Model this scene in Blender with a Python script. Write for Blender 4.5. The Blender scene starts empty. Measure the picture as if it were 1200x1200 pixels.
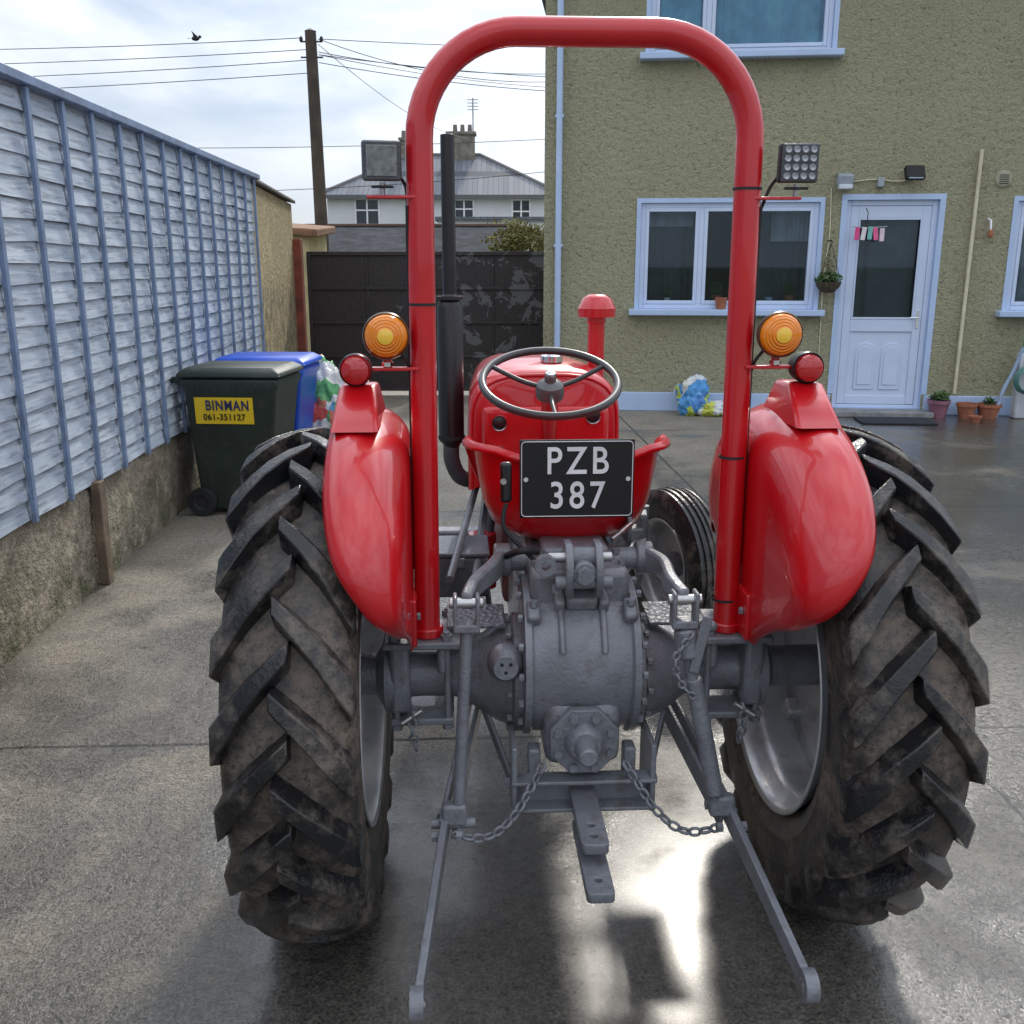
import bpy, bmesh, math, random
from mathutils import Vector, Matrix, noise
random.seed(7)
R=math.radians
scene=bpy.context.scene
COL=scene.collection

# ---------------------------------------------------------------- helpers
def empty(name, loc=(0,0,0), rz=0):
    o=bpy.data.objects.new(name,None); COL.objects.link(o)
    o.location=loc; o.rotation_euler=(0,0,R(rz)); o.empty_display_size=0.1
    return o
def link(o,parent=None,mat=None):
    COL.objects.link(o)
    if parent is not None: o.parent=parent
    if mat is not None: o.data.materials.append(mat)
    return o
def smooth(me,ang=38):
    for p in me.polygons: p.use_smooth=True
    me.set_sharp_from_angle(angle=R(ang))
def mesh_obj(name,verts,faces,mat=None,parent=None,sm=False,ang=38,recalc=False):
    me=bpy.data.meshes.new(name); me.from_pydata([tuple(v) for v in verts],[],faces); me.update()
    if recalc:
        bm=bmesh.new(); bm.from_mesh(me); bmesh.ops.recalc_face_normals(bm,faces=bm.faces); bm.to_mesh(me); bm.free()
    if sm: smooth(me,ang)
    o=bpy.data.objects.new(name,me)
    return link(o,parent,mat)
def bev(o,w,seg=2):
    m=o.modifiers.new('bevel','BEVEL'); m.width=w; m.segments=seg; m.limit_method='ANGLE'; m.angle_limit=R(40)
    for p in o.data.polygons: p.use_smooth=True
    o.data.set_sharp_from_angle(angle=R(60))
    return o
def box(name,c,s,mat,parent=None,rot=(0,0,0),b=0.0,seg=2):
    x,y,z=s[0]/2,s[1]/2,s[2]/2
    v=[(-x,-y,-z),(x,-y,-z),(x,y,-z),(-x,y,-z),(-x,-y,z),(x,-y,z),(x,y,z),(-x,y,z)]
    f=[(0,3,2,1),(4,5,6,7),(0,1,5,4),(1,2,6,5),(2,3,7,6),(3,0,4,7)]
    o=mesh_obj(name,v,f,mat,parent); o.location=c; o.rotation_euler=[R(a) for a in rot]
    if b>0: bev(o,b,seg)
    return o
def frame_from(p0,p1):
    d=(Vector(p1)-Vector(p0)); L=d.length
    return d.to_track_quat('Z','Y'),L
def cyl(name,p0,p1,r,mat,parent=None,r2=None,seg=28,b=0.0):
    r2=r if r2 is None else r2
    q,L=frame_from(p0,p1)
    v=[];f=[]
    for i in range(seg):
        a=2*math.pi*i/seg; v.append((r*math.cos(a),r*math.sin(a),0))
    for i in range(seg):
        a=2*math.pi*i/seg; v.append((r2*math.cos(a),r2*math.sin(a),L))
    for i in range(seg):
        j=(i+1)%seg; f.append((i,j,seg+j,seg+i))
    f.append(tuple(reversed(range(seg)))); f.append(tuple(range(seg,2*seg)))
    o=mesh_obj(name,v,f,mat,parent,sm=True); o.location=p0; o.rotation_mode='QUATERNION'; o.rotation_quaternion=q
    if b>0:
        m=o.modifiers.new('bevel','BEVEL'); m.width=b; m.segments=2; m.limit_method='ANGLE'; m.angle_limit=R(40)
    return o
def bar(name,p0,p1,w,h,mat,parent=None,b=0.003,w2=None,h2=None):
    q,L=frame_from(p0,p1); w2=w2 or w; h2=h2 or h
    v=[(-w/2,-h/2,0),(w/2,-h/2,0),(w/2,h/2,0),(-w/2,h/2,0),(-w2/2,-h2/2,L),(w2/2,-h2/2,L),(w2/2,h2/2,L),(-w2/2,h2/2,L)]
    f=[(0,3,2,1),(4,5,6,7),(0,1,5,4),(1,2,6,5),(2,3,7,6),(3,0,4,7)]
    o=mesh_obj(name,v,f,mat,parent); o.location=p0; o.rotation_mode='QUATERNION'; o.rotation_quaternion=q
    if b>0: bev(o,b)
    return o
def lathe(name,prof,axis,origin,mat,parent=None,seg=48,ang=38):
    v=[];f=[];n=len(prof)
    for i in range(seg):
        a=2*math.pi*i/seg; c,s=math.cos(a),math.sin(a)
        for r,h in prof:
            if axis=='X': v.append((h,r*c,r*s))
            elif axis=='Y': v.append((r*c,h,r*s))
            else: v.append((r*c,r*s,h))
    for i in range(seg):
        j=(i+1)%seg
        for k in range(n-1):
            f.append((i*n+k,j*n+k,j*n+k+1,i*n+k+1))
    me=bpy.data.meshes.new(name); me.from_pydata(v,[],f)
    bm=bmesh.new(); bm.from_mesh(me); bmesh.ops.remove_doubles(bm,verts=bm.verts,dist=1e-5)
    bmesh.ops.recalc_face_normals(bm,faces=bm.faces); bm.to_mesh(me); bm.free(); smooth(me,ang)
    o=bpy.data.objects.new(name,me); link(o,parent,mat); o.location=origin
    return o
def catmull(pts,n=8,closed=False):
    out=[];P=[Vector(p) for p in pts];m=len(P)
    rng=range(m) if closed else range(m-1)
    for i in rng:
        if closed: a,b,c,d=P[(i-1)%m],P[i],P[(i+1)%m],P[(i+2)%m]
        else: a,b,c,d=P[max(i-1,0)],P[i],P[i+1],P[min(i+2,m-1)]
        for k in range(n):
            t=k/n
            out.append(0.5*((2*b)+(c-a)*t+(2*a-5*b+4*c-d)*t*t+(3*b-a-3*c+d)*t**3))
    if not closed: out.append(P[-1])
    return out
def tube(name,pts,r,mat,parent=None,closed=False,res=6,smoothn=0):
    if smoothn: pts=catmull(pts,smoothn,closed)
    cu=bpy.data.curves.new(name,'CURVE'); cu.dimensions='3D'; cu.bevel_depth=r; cu.bevel_resolution=res; cu.use_fill_caps=True
    sp=cu.splines.new('POLY'); sp.points.add(len(pts)-1)
    for i,p in enumerate(pts): sp.points[i].co=(p[0],p[1],p[2],1)
    sp.use_cyclic_u=closed; sp.use_smooth=True
    o=bpy.data.objects.new(name,cu); return link(o,parent,mat)
def plate(name,outline,holes,th,mat,parent,loc,rot):
    cu=bpy.data.curves.new(name,'CURVE'); cu.dimensions='2D'; cu.fill_mode='BOTH'; cu.extrude=th/2; cu.bevel_depth=0.002; cu.bevel_resolution=1
    def add(ps):
        sp=cu.splines.new('POLY'); sp.points.add(len(ps)-1)
        for i,p in enumerate(ps): sp.points[i].co=(p[0],p[1],0,1)
        sp.use_cyclic_u=True
    add(outline)
    for (hx,hy,hr) in holes:
        add([(hx+hr*math.cos(2*math.pi*i/20),hy+hr*math.sin(2*math.pi*i/20)) for i in range(20)])
    o=bpy.data.objects.new(name,cu); link(o,parent,mat); o.location=loc; o.rotation_euler=[R(a) for a in rot]; return o
def rrect(w,h,r,n=5):
    out=[]
    for cx,cy,a0 in ((w/2-r,h/2-r,0),(-w/2+r,h/2-r,90),(-w/2+r,-h/2+r,180),(w/2-r,-h/2+r,270)):
        for i in range(n+1):
            a=R(a0+90*i/n); out.append((cx+r*math.cos(a),cy+r*math.sin(a)))
    return out
def text(name,s,size,loc,rot,mat,parent,sx=1,bold=0.0,ext=0.001,spacing=1.0):
    cu=bpy.data.curves.new(name,'FONT'); cu.body=s; cu.size=size; cu.align_x='CENTER'; cu.align_y='CENTER'
    cu.extrude=ext; cu.offset=bold; cu.space_character=spacing
    o=bpy.data.objects.new(name,cu); link(o,parent,mat); o.location=loc; o.rotation_euler=[R(a) for a in rot]; o.scale=(sx,1,1); return o
def sphere(name,c,r,mat,parent=None,sc=(1,1,1),seg=20):
    me=bpy.data.meshes.new(name); bm=bmesh.new(); bmesh.ops.create_uvsphere(bm,u_segments=seg,v_segments=seg//2,radius=r); bm.to_mesh(me); bm.free()
    for p in me.polygons: p.use_smooth=True
    o=bpy.data.objects.new(name,me); link(o,parent,mat); o.location=c; o.scale=sc; return o
def bolts(name,c,axis,rad,n,br,bl,mat,parent,a0=0,full=True):
    vs=[];fs=[]
    c=Vector(c)
    ax={'X':Vector((1,0,0)),'Y':Vector((0,1,0)),'Z':Vector((0,0,1))}[axis[-1]]
    sg=-1 if axis[0]=='-' else 1
    ax=ax*sg
    u=Vector((0,0,1)) if axis[-1]!='Z' else Vector((1,0,0)); w=ax.cross(u)
    for k in range(n):
        a=R(a0)+2*math.pi*k/n; p=c+(u*math.cos(a)+w*math.sin(a))*rad
        b0=len(vs)
        for h in (0,bl):
            for i in range(6):
                t=math.pi/3*i; vs.append(p+ax*h+(u*math.cos(t)+w*math.sin(t))*br)
        for i in range(6):
            j=(i+1)%6; fs.append((b0+i,b0+j,b0+6+j,b0+6+i))
        fs.append(tuple(b0+6+i for i in range(6)))
    return mesh_obj(name,vs,fs,mat,parent,recalc=True)
def chain(name,pts,mat,parent,L=0.034,r=0.0042,w=0.0095):
    P=catmull(pts,10)
    d=[0]
    for i in range(1,len(P)): d.append(d[-1]+(P[i]-P[i-1]).length)
    tot=d[-1]; n=max(2,int(tot/(L*0.74)))
    vs=[];fs=[]
    def at(t):
        for i in range(1,len(P)):
            if d[i]>=t:
                k=(t-d[i-1])/max(1e-9,d[i]-d[i-1]); return P[i-1].lerp(P[i],k)
        return P[-1]
    for k in range(n):
        c=at(tot*(k+.5)/n); a=at(max(0,tot*(k+.2)/n)); b=at(min(tot,tot*(k+.8)/n))
        t=(b-a).normalized(); up=Vector((0,0,1)) if abs(t.z)<.8 else Vector((1,0,0))
        s=t.cross(up).normalized(); q=t.cross(s).normalized()
        if k%2: s,q=q,s
        b0=len(vs); M=14; K=6
        for i in range(M):
            an=2*math.pi*i/M; ct,st=math.cos(an),math.sin(an)
            cen=c+t*(L/2-r)*(abs(ct)**.8*(1 if ct>0 else -1))+s*w*(abs(st)**.8*(1 if st>0 else -1))
            rad=(t*ct+s*st).normalized()
            for j in range(K):
                bb=2*math.pi*j/K; vs.append(cen+(rad*math.cos(bb)+q*math.sin(bb))*r)
        for i in range(M):
            for j in range(K):
                i2=(i+1)%M;j2=(j+1)%K
                fs.append((b0+i*K+j,b0+i2*K+j,b0+i2*K+j2,b0+i*K+j2))
    return mesh_obj(name,vs,fs,mat,parent,sm=True,ang=80,recalc=True)

# ---------------------------------------------------------------- materials
class G:
    def __init__(s,name):
        s.m=bpy.data.materials.new(name); s.m.use_nodes=True; s.nt=s.m.node_tree
        s.b=s.nt.nodes['Principled BSDF']; s.tc=s.nt.nodes.new('ShaderNodeTexCoord')
        s.co=s.tc.outputs['Object']
    def L(s,a,b): s.nt.links.new(a,b)
    def n(s,t): return s.nt.nodes.new(t)
    def mapping(s,sc):
        m=s.n('ShaderNodeMapping'); m.inputs['Scale'].default_value=sc; s.L(s.co,m.inputs[0]); return m.outputs[0]
    def noise(s,scale,detail=6,rough=.55,co=None,dist=0):
        n=s.n('ShaderNodeTexNoise'); n.inputs['Scale'].default_value=scale; n.inputs['Detail'].default_value=min(detail,4)
        n.inputs['Roughness'].default_value=rough; n.inputs['Distortion'].default_value=dist; s.L(co or s.co,n.inputs['Vector']); return n.outputs['Fac']
    def vor(s,scale,co=None,feat='F1'):
        n=s.n('ShaderNodeTexVoronoi'); n.inputs['Scale'].default_value=scale; n.feature=feat; s.L(co or s.co,n.inputs['Vector']); return n
    def ramp(s,fac,stops):
        r=s.n('ShaderNodeValToRGB'); e=r.color_ramp.elements
        while len(e)<len(stops): e.new(.5)
        for i,(p,c) in enumerate(stops):
            e[i].position=p; e[i].color=(c if len(c)==4 else (*c,1)) if hasattr(c,'__len__') else (c,c,c,1)
        s.L(fac,r.inputs[0]); return r.outputs[0]
    def mix(s,fac,a,b,mode='MIX'):
        m=s.n('ShaderNodeMix'); m.data_type='RGBA'; m.blend_type=mode
        for sock,v in ((m.inputs[0],fac),(m.inputs[6],a),(m.inputs[7],b)):
            if isinstance(v,bpy.types.NodeSocket): s.L(v,sock)
            elif hasattr(v,'__len__'): sock.default_value=(*v[:3],1)
            else: sock.default_value=v
        return m.outputs[2]
    def math(s,op,a,b=None,c=None,clamp=False):
        m=s.n('ShaderNodeMath'); m.operation=op; m.use_clamp=clamp
        for i,v in enumerate((a,b,c)):
            if v is None: continue
            if isinstance(v,bpy.types.NodeSocket): s.L(v,m.inputs[i])
            else: m.inputs[i].default_value=v
        return m.outputs[0]
    def bump(s,h,strength=.5,dist=.01,prev=None):
        b=s.n('ShaderNodeBump'); b.inputs['Strength'].default_value=strength; b.inputs['Distance'].default_value=dist
        s.L(h,b.inputs['Height'])
        if prev is not None: s.L(prev,b.inputs['Normal'])
        return b.outputs[0]
    def set(s,col=None,rough=None,metal=None,normal=None,coat=None,coatr=None):
        def p(k,v):
            if v is None: return
            if isinstance(v,bpy.types.NodeSocket): s.L(v,s.b.inputs[k])
            elif hasattr(v,'__len__'): s.b.inputs[k].default_value=(*v[:3],1)
            else: s.b.inputs[k].default_value=v
        p('Base Color',col);p('Roughness',rough);p('Metallic',metal);p('Normal',normal);p('Coat Weight',coat);p('Coat Roughness',coatr)
        return s.m
def mul(c,k): return tuple(min(1,x*k) for x in c)
def simple(name,col,rough=.5,metal=0,coat=0,var=.12,vs=6,bump=0,bs=60,rv=.08,dirt=None,dirtamt=.5):
    g=G(name); n=g.noise(vs,3)
    c=g.mix(g.ramp(n,[(.35,0.),(.65,1.)]),mul(col,1-var),mul(col,1+var))
    if dirt is not None:
        d=g.ramp(g.noise(vs*1.7,4,.65),[(dirtamt-.06,0.),(dirtamt+.12,1.)])
        c=g.mix(g.math('MULTIPLY',d,.75),c,dirt)
    r=g.math('MULTIPLY_ADD',n,rv*2,rough-rv)
    nn=None
    if bump: nn=g.bump(g.noise(bs,4),bump,.01)
    return g.set(c,r,metal,nn,coat,.04)

RED=simple('red_gloss_paint',(.57,.005,.010),.30,0,.65,.05,8,0,45,.05)
GREY=simple('grey_cast_paint',(.185,.192,.212),.36,0,.3,.18,9,.34,100,.1,dirt=(.105,.085,.068),dirtamt=.60)
GREYD=simple('grey_dark_cast',(.08,.084,.092),.5,0,.1,.2,12,.3,120,.1)
STEEL=simple('bare_steel',(.5,.49,.48),.3,.9,0,.15,20,.05,80)
SILVER=simple('silver_rim_paint',(.52,.53,.54),.32,.35,.3,.12,7,.06,60,dirt=(.24,.21,.18),dirtamt=.60)
BLACK=simple('black_satin',(.010,.010,.011),.32,0,.15,.1,8)
BLACKM=simple('black_matt',(.018,.018,.019),.7,0,0,.2,8)
CHROME=simple('chrome',(.8,.8,.8),.12,1,0,.05,8)
WHITE=simple('white_lettering',(.8,.8,.8),.5)
def rubber(name,base,dust,amt,rb=.36,sc=6):
    g=G(name); n=g.noise(sc,4,.7); n2=g.noise(34,4,.7); n0=g.noise(2.3,3,.6)
    m=g.ramp(g.math('MULTIPLY_ADD',g.math('SUBTRACT',n0,.5),.55,n),[(amt-.10,0.),(amt+.10,1.)])
    m2=g.math('MULTIPLY',m,g.ramp(n2,[(.34,.12),(.60,1.)]))
    c=g.mix(m2,base,dust)
    sp=g.ramp(g.noise(120,2,.6),[(.60,0.),(.66,1.)])
    c=g.mix(g.math('MULTIPLY',sp,.6),c,(.015,.014,.014))
    r=g.math('MULTIPLY_ADD',m2,.42,rb)
    return g.set(c,r,0,g.bump(n2,.5,.008))
TYRE=rubber('dusty_tyre_rubber',(.028,.025,.024),(.185,.145,.112),.46)
LUG=rubber('lug_rubber',(.013,.013,.014),(.155,.127,.102),.54,.26,9)

# ---------------------------------------------------------------- world, sun, camera
SUN_AZ=12; SUN_EL=38
w=bpy.data.worlds.new('World'); scene.world=w; w.use_nodes=True; nt=w.node_tree
bg=nt.nodes['Background']; sky=nt.nodes.new('ShaderNodeTexSky'); sky.sky_type='NISHITA'; sky.sun_disc=False
sky.sun_elevation=R(SUN_EL); sky.sun_rotation=R(SUN_AZ); sky.air_density=1.0; sky.dust_density=.6; sky.ozone_density=2.0
sd=Vector((math.sin(R(SUN_AZ))*math.cos(R(SUN_EL)),math.cos(R(SUN_AZ))*math.cos(R(SUN_EL)),math.sin(R(SUN_EL))))
def WN(t): return nt.nodes.new(t)
def WM(op,a,b=None,c=None,clamp=False):
    m=WN('ShaderNodeMath'); m.operation=op; m.use_clamp=clamp
    for i,v in enumerate((a,b,c)):
        if v is None: continue
        if isinstance(v,bpy.types.NodeSocket): nt.links.new(v,m.inputs[i])
        else: m.inputs[i].default_value=v
    return m.outputs[0]
tc=WN('ShaderNodeTexCoord'); mp=WN('ShaderNodeMapping'); mp.inputs['Scale'].default_value=(1,1,3.0); mp.inputs['Location'].default_value=(.85,.2,.1)
nz=WN('ShaderNodeTexNoise'); nz.inputs['Scale'].default_value=3.2; nz.inputs['Detail'].default_value=6; nz.inputs['Roughness'].default_value=.52; nz.inputs['Distortion'].default_value=.5
nt.links.new(tc.outputs['Generated'],mp.inputs[0]); nt.links.new(mp.outputs[0],nz.inputs['Vector'])
rp=WN('ShaderNodeValToRGB'); rp.color_ramp.elements[0].position=.28; rp.color_ramp.elements[1].position=.58
nt.links.new(nz.outputs['Fac'],rp.inputs[0])
sepw=WN('ShaderNodeSeparateXYZ'); nt.links.new(tc.outputs['Generated'],sepw.inputs[0])
dt=WN('ShaderNodeVectorMath'); dt.operation='DOT_PRODUCT'; dt.inputs[1].default_value=sd; nt.links.new(tc.outputs['Generated'],dt.inputs[0])
glow=WM('POWER',WM('MAXIMUM',dt.outputs['Value'],0.0),9.0)
elev=WM('MAXIMUM',sepw.outputs[2],0.0)
nz2=WM('MULTIPLY_ADD',nz.outputs['Fac'],.9,.55)
br=WM('MULTIPLY',WM('ADD',WM('MULTIPLY_ADD',elev,1.9,1.0),WM('MULTIPLY',glow,1.8)),nz2)
cm=WN('ShaderNodeMix'); cm.data_type='RGBA'; cm.blend_type='MULTIPLY'; cm.inputs[0].default_value=1; cm.inputs[6].default_value=(4.55,4.85,5.35,1); nt.links.new(br,cm.inputs[7])
veil=WN('ShaderNodeMix'); veil.data_type='RGBA'; veil.inputs[0].default_value=.65; veil.inputs[7].default_value=(3.3,3.95,5.1,1); nt.links.new(sky.outputs[0],veil.inputs[6])
mx=WN('ShaderNodeMix'); mx.data_type='RGBA'
nt.links.new(WM('MULTIPLY_ADD',rp.outputs[0],.84,.10),mx.inputs[0]); nt.links.new(veil.outputs[2],mx.inputs[6]); nt.links.new(cm.outputs[2],mx.inputs[7]); nt.links.new(mx.outputs[2],bg.inputs[0])
bg.inputs[1].default_value=.14
sl=bpy.data.lights.new('sun','SUN'); sl.energy=2.2; sl.angle=R(6.0); sl.color=(1,.94,.84)
so=bpy.data.objects.new('sun',sl); COL.objects.link(so); so.location=sd*30; so.rotation_mode='QUATERNION'; so.rotation_quaternion=sd.to_track_quat('Z','Y')
cam=bpy.data.cameras.new('camera'); cam.lens=34.5; cam.sensor_width=36; cam.clip_end=2000; cam.clip_start=.05
co=bpy.data.objects.new('camera',cam); COL.objects.link(co); co.location=(0,0,1.69); co.rotation_euler=(R(90-14.15),0,0)
scene.camera=co
scene.view_settings.view_transform='Standard'; scene.view_settings.look='None'; scene.view_settings.exposure=0

# ---------------------------------------------------------------- ground
g=G('far_ground'); FG=g.set(g.mix(g.noise(.3,8),(.06,.075,.035),(.12,.11,.07)),.9)
mesh_obj('ground',[(-600,-600,-.004),(600,-600,-.004),(600,600,-.004),(-600,600,-.004)],[(0,1,2,3)],FG)
g=G('wet_concrete')
sep=g.n('ShaderNodeSeparateXYZ'); g.L(g.co,sep.inputs[0]); X,Y=sep.outputs[0],sep.outputs[1]
def joint(v,off,per,wd):
    f=g.math('FRACT',g.math('DIVIDE',g.math('SUBTRACT',v,off),per)); d=g.math('ABSOLUTE',g.math('SUBTRACT',f,.5))
    return g.math('GREATER_THAN',d,.5-wd/per)
wob=g.math('MULTIPLY_ADD',g.noise(6,3),.020,-.010)
jy=joint(g.math('ADD',Y,wob),3.30,3.42,.009); jx=joint(g.math('ADD',X,wob),1.74,3.9,.008)
jm=g.math('MAXIMUM',jy,jx)
big=g.noise(.70,4,.6,dist=.5); med=g.noise(2.6,4,.65); fine=g.noise(34,4,.75); gr=g.noise(110,3,.65)
wetb=g.math('ADD',g.math('ADD',g.math('MULTIPLY',big,.80),g.math('MULTIPLY',med,.50)),g.math('MULTIPLY',Y,-.034))
wetb=g.math('ADD',wetb,g.math('MULTIPLY',X,.045))
wet=g.ramp(wetb,[(.37,0.),(.51,1.)]); pud=g.ramp(wetb,[(.52,0.),(.60,1.)])
dry=g.mix(g.ramp(med,[(.3,0.),(.7,1.)]),(.245,.210,.160),(.36,.32,.26))
wc=g.mix(g.ramp(med,[(.3,0.),(.7,1.)]),(.080,.071,.059),(.165,.149,.125))
c=g.mix(wet,dry,wc); c=g.mix(g.math('MULTIPLY',pud,.45),c,(.055,.050,.043))
c=g.mix(.80,c,g.ramp(fine,[(.3,.30),(.5,.95),(.7,1.45)]),'MULTIPLY')
c=g.mix(.75,c,g.ramp(gr,[(.36,.30),(.60,1.3)]),'MULTIPLY')
# silt and moss where the slab meets the fence wall
ed=g.n('ShaderNodeMapRange'); ed.inputs[1].default_value=-2.02; ed.inputs[2].default_value=-2.24; g.L(g.math('SUBTRACT',X,g.math('MULTIPLY',med,.30)),ed.inputs[0])
c=g.mix(g.math('MULTIPLY',ed.outputs[0],.8),c,g.mix(fine,(.035,.035,.018),(.12,.10,.07)))
c=g.mix(jm,c,(.016,.015,.013))
rr=g.math('MULTIPLY_ADD',wet,-.36,.62); rr=g.math('MULTIPLY_ADD',pud,-.12,rr); rr=g.math('ADD',rr,g.math('MULTIPLY_ADD',fine,.30,-.14),clamp=True); rr=g.math('MAXIMUM',rr,.10)
hb_=g.math('MULTIPLY_ADD',pud,-.55,1.0)
bm1=g.bump(g.math('MULTIPLY',gr,hb_),.65,.009); bm2=g.bump(g.math('MULTIPLY',fine,hb_),.6,.017,bm1); bm3=g.bump(jm,1,-.02,bm2)
YARD=g.set(c,rr,0,bm3); g.b.inputs['Specular IOR Level'].default_value=.60
g.L(g.math('MULTIPLY',wet,.42),g.b.inputs['Coat Weight']); g.b.inputs['Coat Roughness'].default_value=.20
yard=mesh_obj('concrete_yard',[(-2.45,-12,0),(12,-12,0),(12,16,0),(-2.45,16,0)],[(0,1,2,3)],YARD); yard.rotation_euler=(0,0,R(2.6))

# ---------------------------------------------------------------- fence & left wall
FR=2.6
def roughwall(name,a,b,cc,moss,sc=1,stain=.8):
    g=G(name); n=g.noise(2.2*sc,5,.65); n2=g.noise(18*sc,5,.7); n3=g.noise(5.5*sc,5,.75,dist=.6)
    c=g.mix(g.ramp(n,[(.35,0.),(.62,1.)]),a,b); c=g.mix(g.ramp(n2,[(.45,0.),(.60,stain)]),c,cc); c=g.mix(g.ramp(n3,[(.56,0.),(.64,.7)]),c,mul(b,1.3))
    sp=g.n('ShaderNodeSeparateXYZ'); g.L(g.co,sp.inputs[0])
    mz=g.math('MULTIPLY',g.ramp(sp.outputs[2],[(.05,1.),(.45,0.)]),g.ramp(g.noise(5,5,.7),[(.4,0.),(.6,1.)]))
    c=g.mix(g.math('MULTIPLY',mz,.8),c,moss)
    return g.set(c,.9,0,g.bump(n2,1,.05,g.bump(g.noise(80,3,.7),.5,.01)))
CW=roughwall('old_concrete',(.22,.18,.125),(.44,.385,.295),(.15,.13,.095),(.080,.088,.033),stain=.5)
wall=empty('concrete_base_wall',(-2.2+.045*3.93,0,0),FR)
vs=[];fs=[];NY,NZ=220,12
for i in range(NY+1):
    for j in range(NZ+1):
        y=-1.4+11.2*i/NY; z=.55*j/NZ; d=.014*noise.noise(Vector((y*2.2,z*4,1)))+.008*noise.noise(Vector((y*9,z*12,5)))
        vs.append((d+(-.012 if j==NZ else 0),y,z))
for i in range(NY):
    for j in range(NZ): a=i*(NZ+1)+j; fs.append((a,a+NZ+1,a+NZ+2,a+1))
mesh_obj('wall_face',vs,fs,CW,wall,sm=True,ang=60)
box('wall_body',(-.13,4.2,.274),(.2,11.2,.548),CW,wall,b=.01)
g=G('weathered_blue_paint'); v=g.noise(3,5,.65,co=g.mapping((1,.35,4))); v2=g.noise(35,5,.7,co=g.mapping((1,.12,1.5)))
c=g.mix(g.ramp(v,[(.35,0.),(.65,1.)]),(.38,.45,.54),(.56,.63,.71)); c=g.mix(g.ramp(v2,[(.50,0.),(.68,.75)]),c,(.17,.19,.22))
FP=g.set(c,.6,0,g.bump(v2,.5,.006))
FB=simple('blue_batten_paint',(.19,.26,.40),.5,0,0,.2,5,.2,60,dirt=(.12,.13,.15),dirtamt=.6)
fence=empty('wooden_fence',(-2.2+.045*3.93,0,0),FR)
vs=[];fs=[]
z0,z1=.56,2.46; nb=20; bh=(z1-z0)/nb
ys=[-1.4+.41*i for i in range(28)]
for i in range(len(ys)-1):
    for k in range(nb):
        zb=z0+k*bh+random.uniform(-.006,.006); zt=zb+bh*1.10; tl=random.uniform(-.006,.006)
        xb=.027+random.uniform(-.004,.005); xt=.013; t=.009
        ya,yb=ys[i],ys[i+1]
        b0=len(vs)
        for (yy,dz) in ((ya,tl),(yb,-tl)):
            vs+= [(xb-t,yy,zb+dz),(xb,yy,zb+dz),(xt,yy,zt+dz),(xt-t,yy,zt+dz)]
        fs+=[(b0,b0+1,b0+5,b0+4),(b0+1,b0+2,b0+6,b0+5),(b0+2,b0+3,b0+7,b0+6),(b0+3,b0,b0+4,b0+7),(b0,b0+3,b0+2,b0+1),(b0+4,b0+5,b0+6,b0+7)]
mesh_obj('shiplap_boards',vs,fs,FP,fence,recalc=True)
for i,y in enumerate(ys):
    box('batten_%d'%i,(.045,y+random.uniform(-.012,.012),(z0+z1)/2),(.022,.034,z1-z0+.02),FB,fence,rot=(random.uniform(-.35,.35),0,0),b=.003)
box('top_rail',(.025,4.2,z1+.035),(.10,11.25,.045),FB,fence,b=.005)
box('back_boards',(-.03,4.2,1.5),(.02,11.1,1.85),FB,fence)
WOOD=simple('old_wood',(.17,.125,.085),.85,0,0,.3,7,.6,40)
box('wooden_stake',(-2.215,5.12,.285),(.05,.085,.57),WOOD,None,rot=(0,0,2.6),b=.006)

OW=roughwall('ochre_render',(.42,.335,.185),(.54,.44,.26),(.30,.25,.15),(.12,.11,.07),stain=.5)
ow=empty('rendered_boundary_wall',(-2.47,9.78,0),6)
box('wall_body',(-.12,1.68,1.22),(.24,3.36,2.44),OW,ow,b=.01)
vs=[];fs=[]
N=44
for i in range(N*4+1):
    y=-.02+3.42*i/(N*4); z=2.47+.014*math.sin(i*math.pi/2+.3)
    vs+=[(.05,y,z),(-.4,y,z+.1)]
for i in range(N*4): fs.append((2*i,2*i+2,2*i+3,2*i+1))
cs=mesh_obj('corrugated_cap',vs,fs,simple('asbestos_sheet',(.18,.17,.16),.9),ow,sm=True,ang=80)
cs.modifiers.new('s','SOLIDIFY').thickness=.012
ob=empty('garden_shed',(-3.15,15.8,0),4)
box('shed_wall',(-1.2,1.2,1.12),(2.4,2.4,2.24),simple('shed_render',(.50,.43,.24),.9,0,0,.2,3,.5,40),ob)
box('tile_roof',(-1.2,1.2,2.32),(2.7,2.7,.12),simple('shed_tiles',(.26,.14,.08),.85,0,0,.3,9,.6,30),ob,rot=(3,4,0),b=.02)

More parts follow.
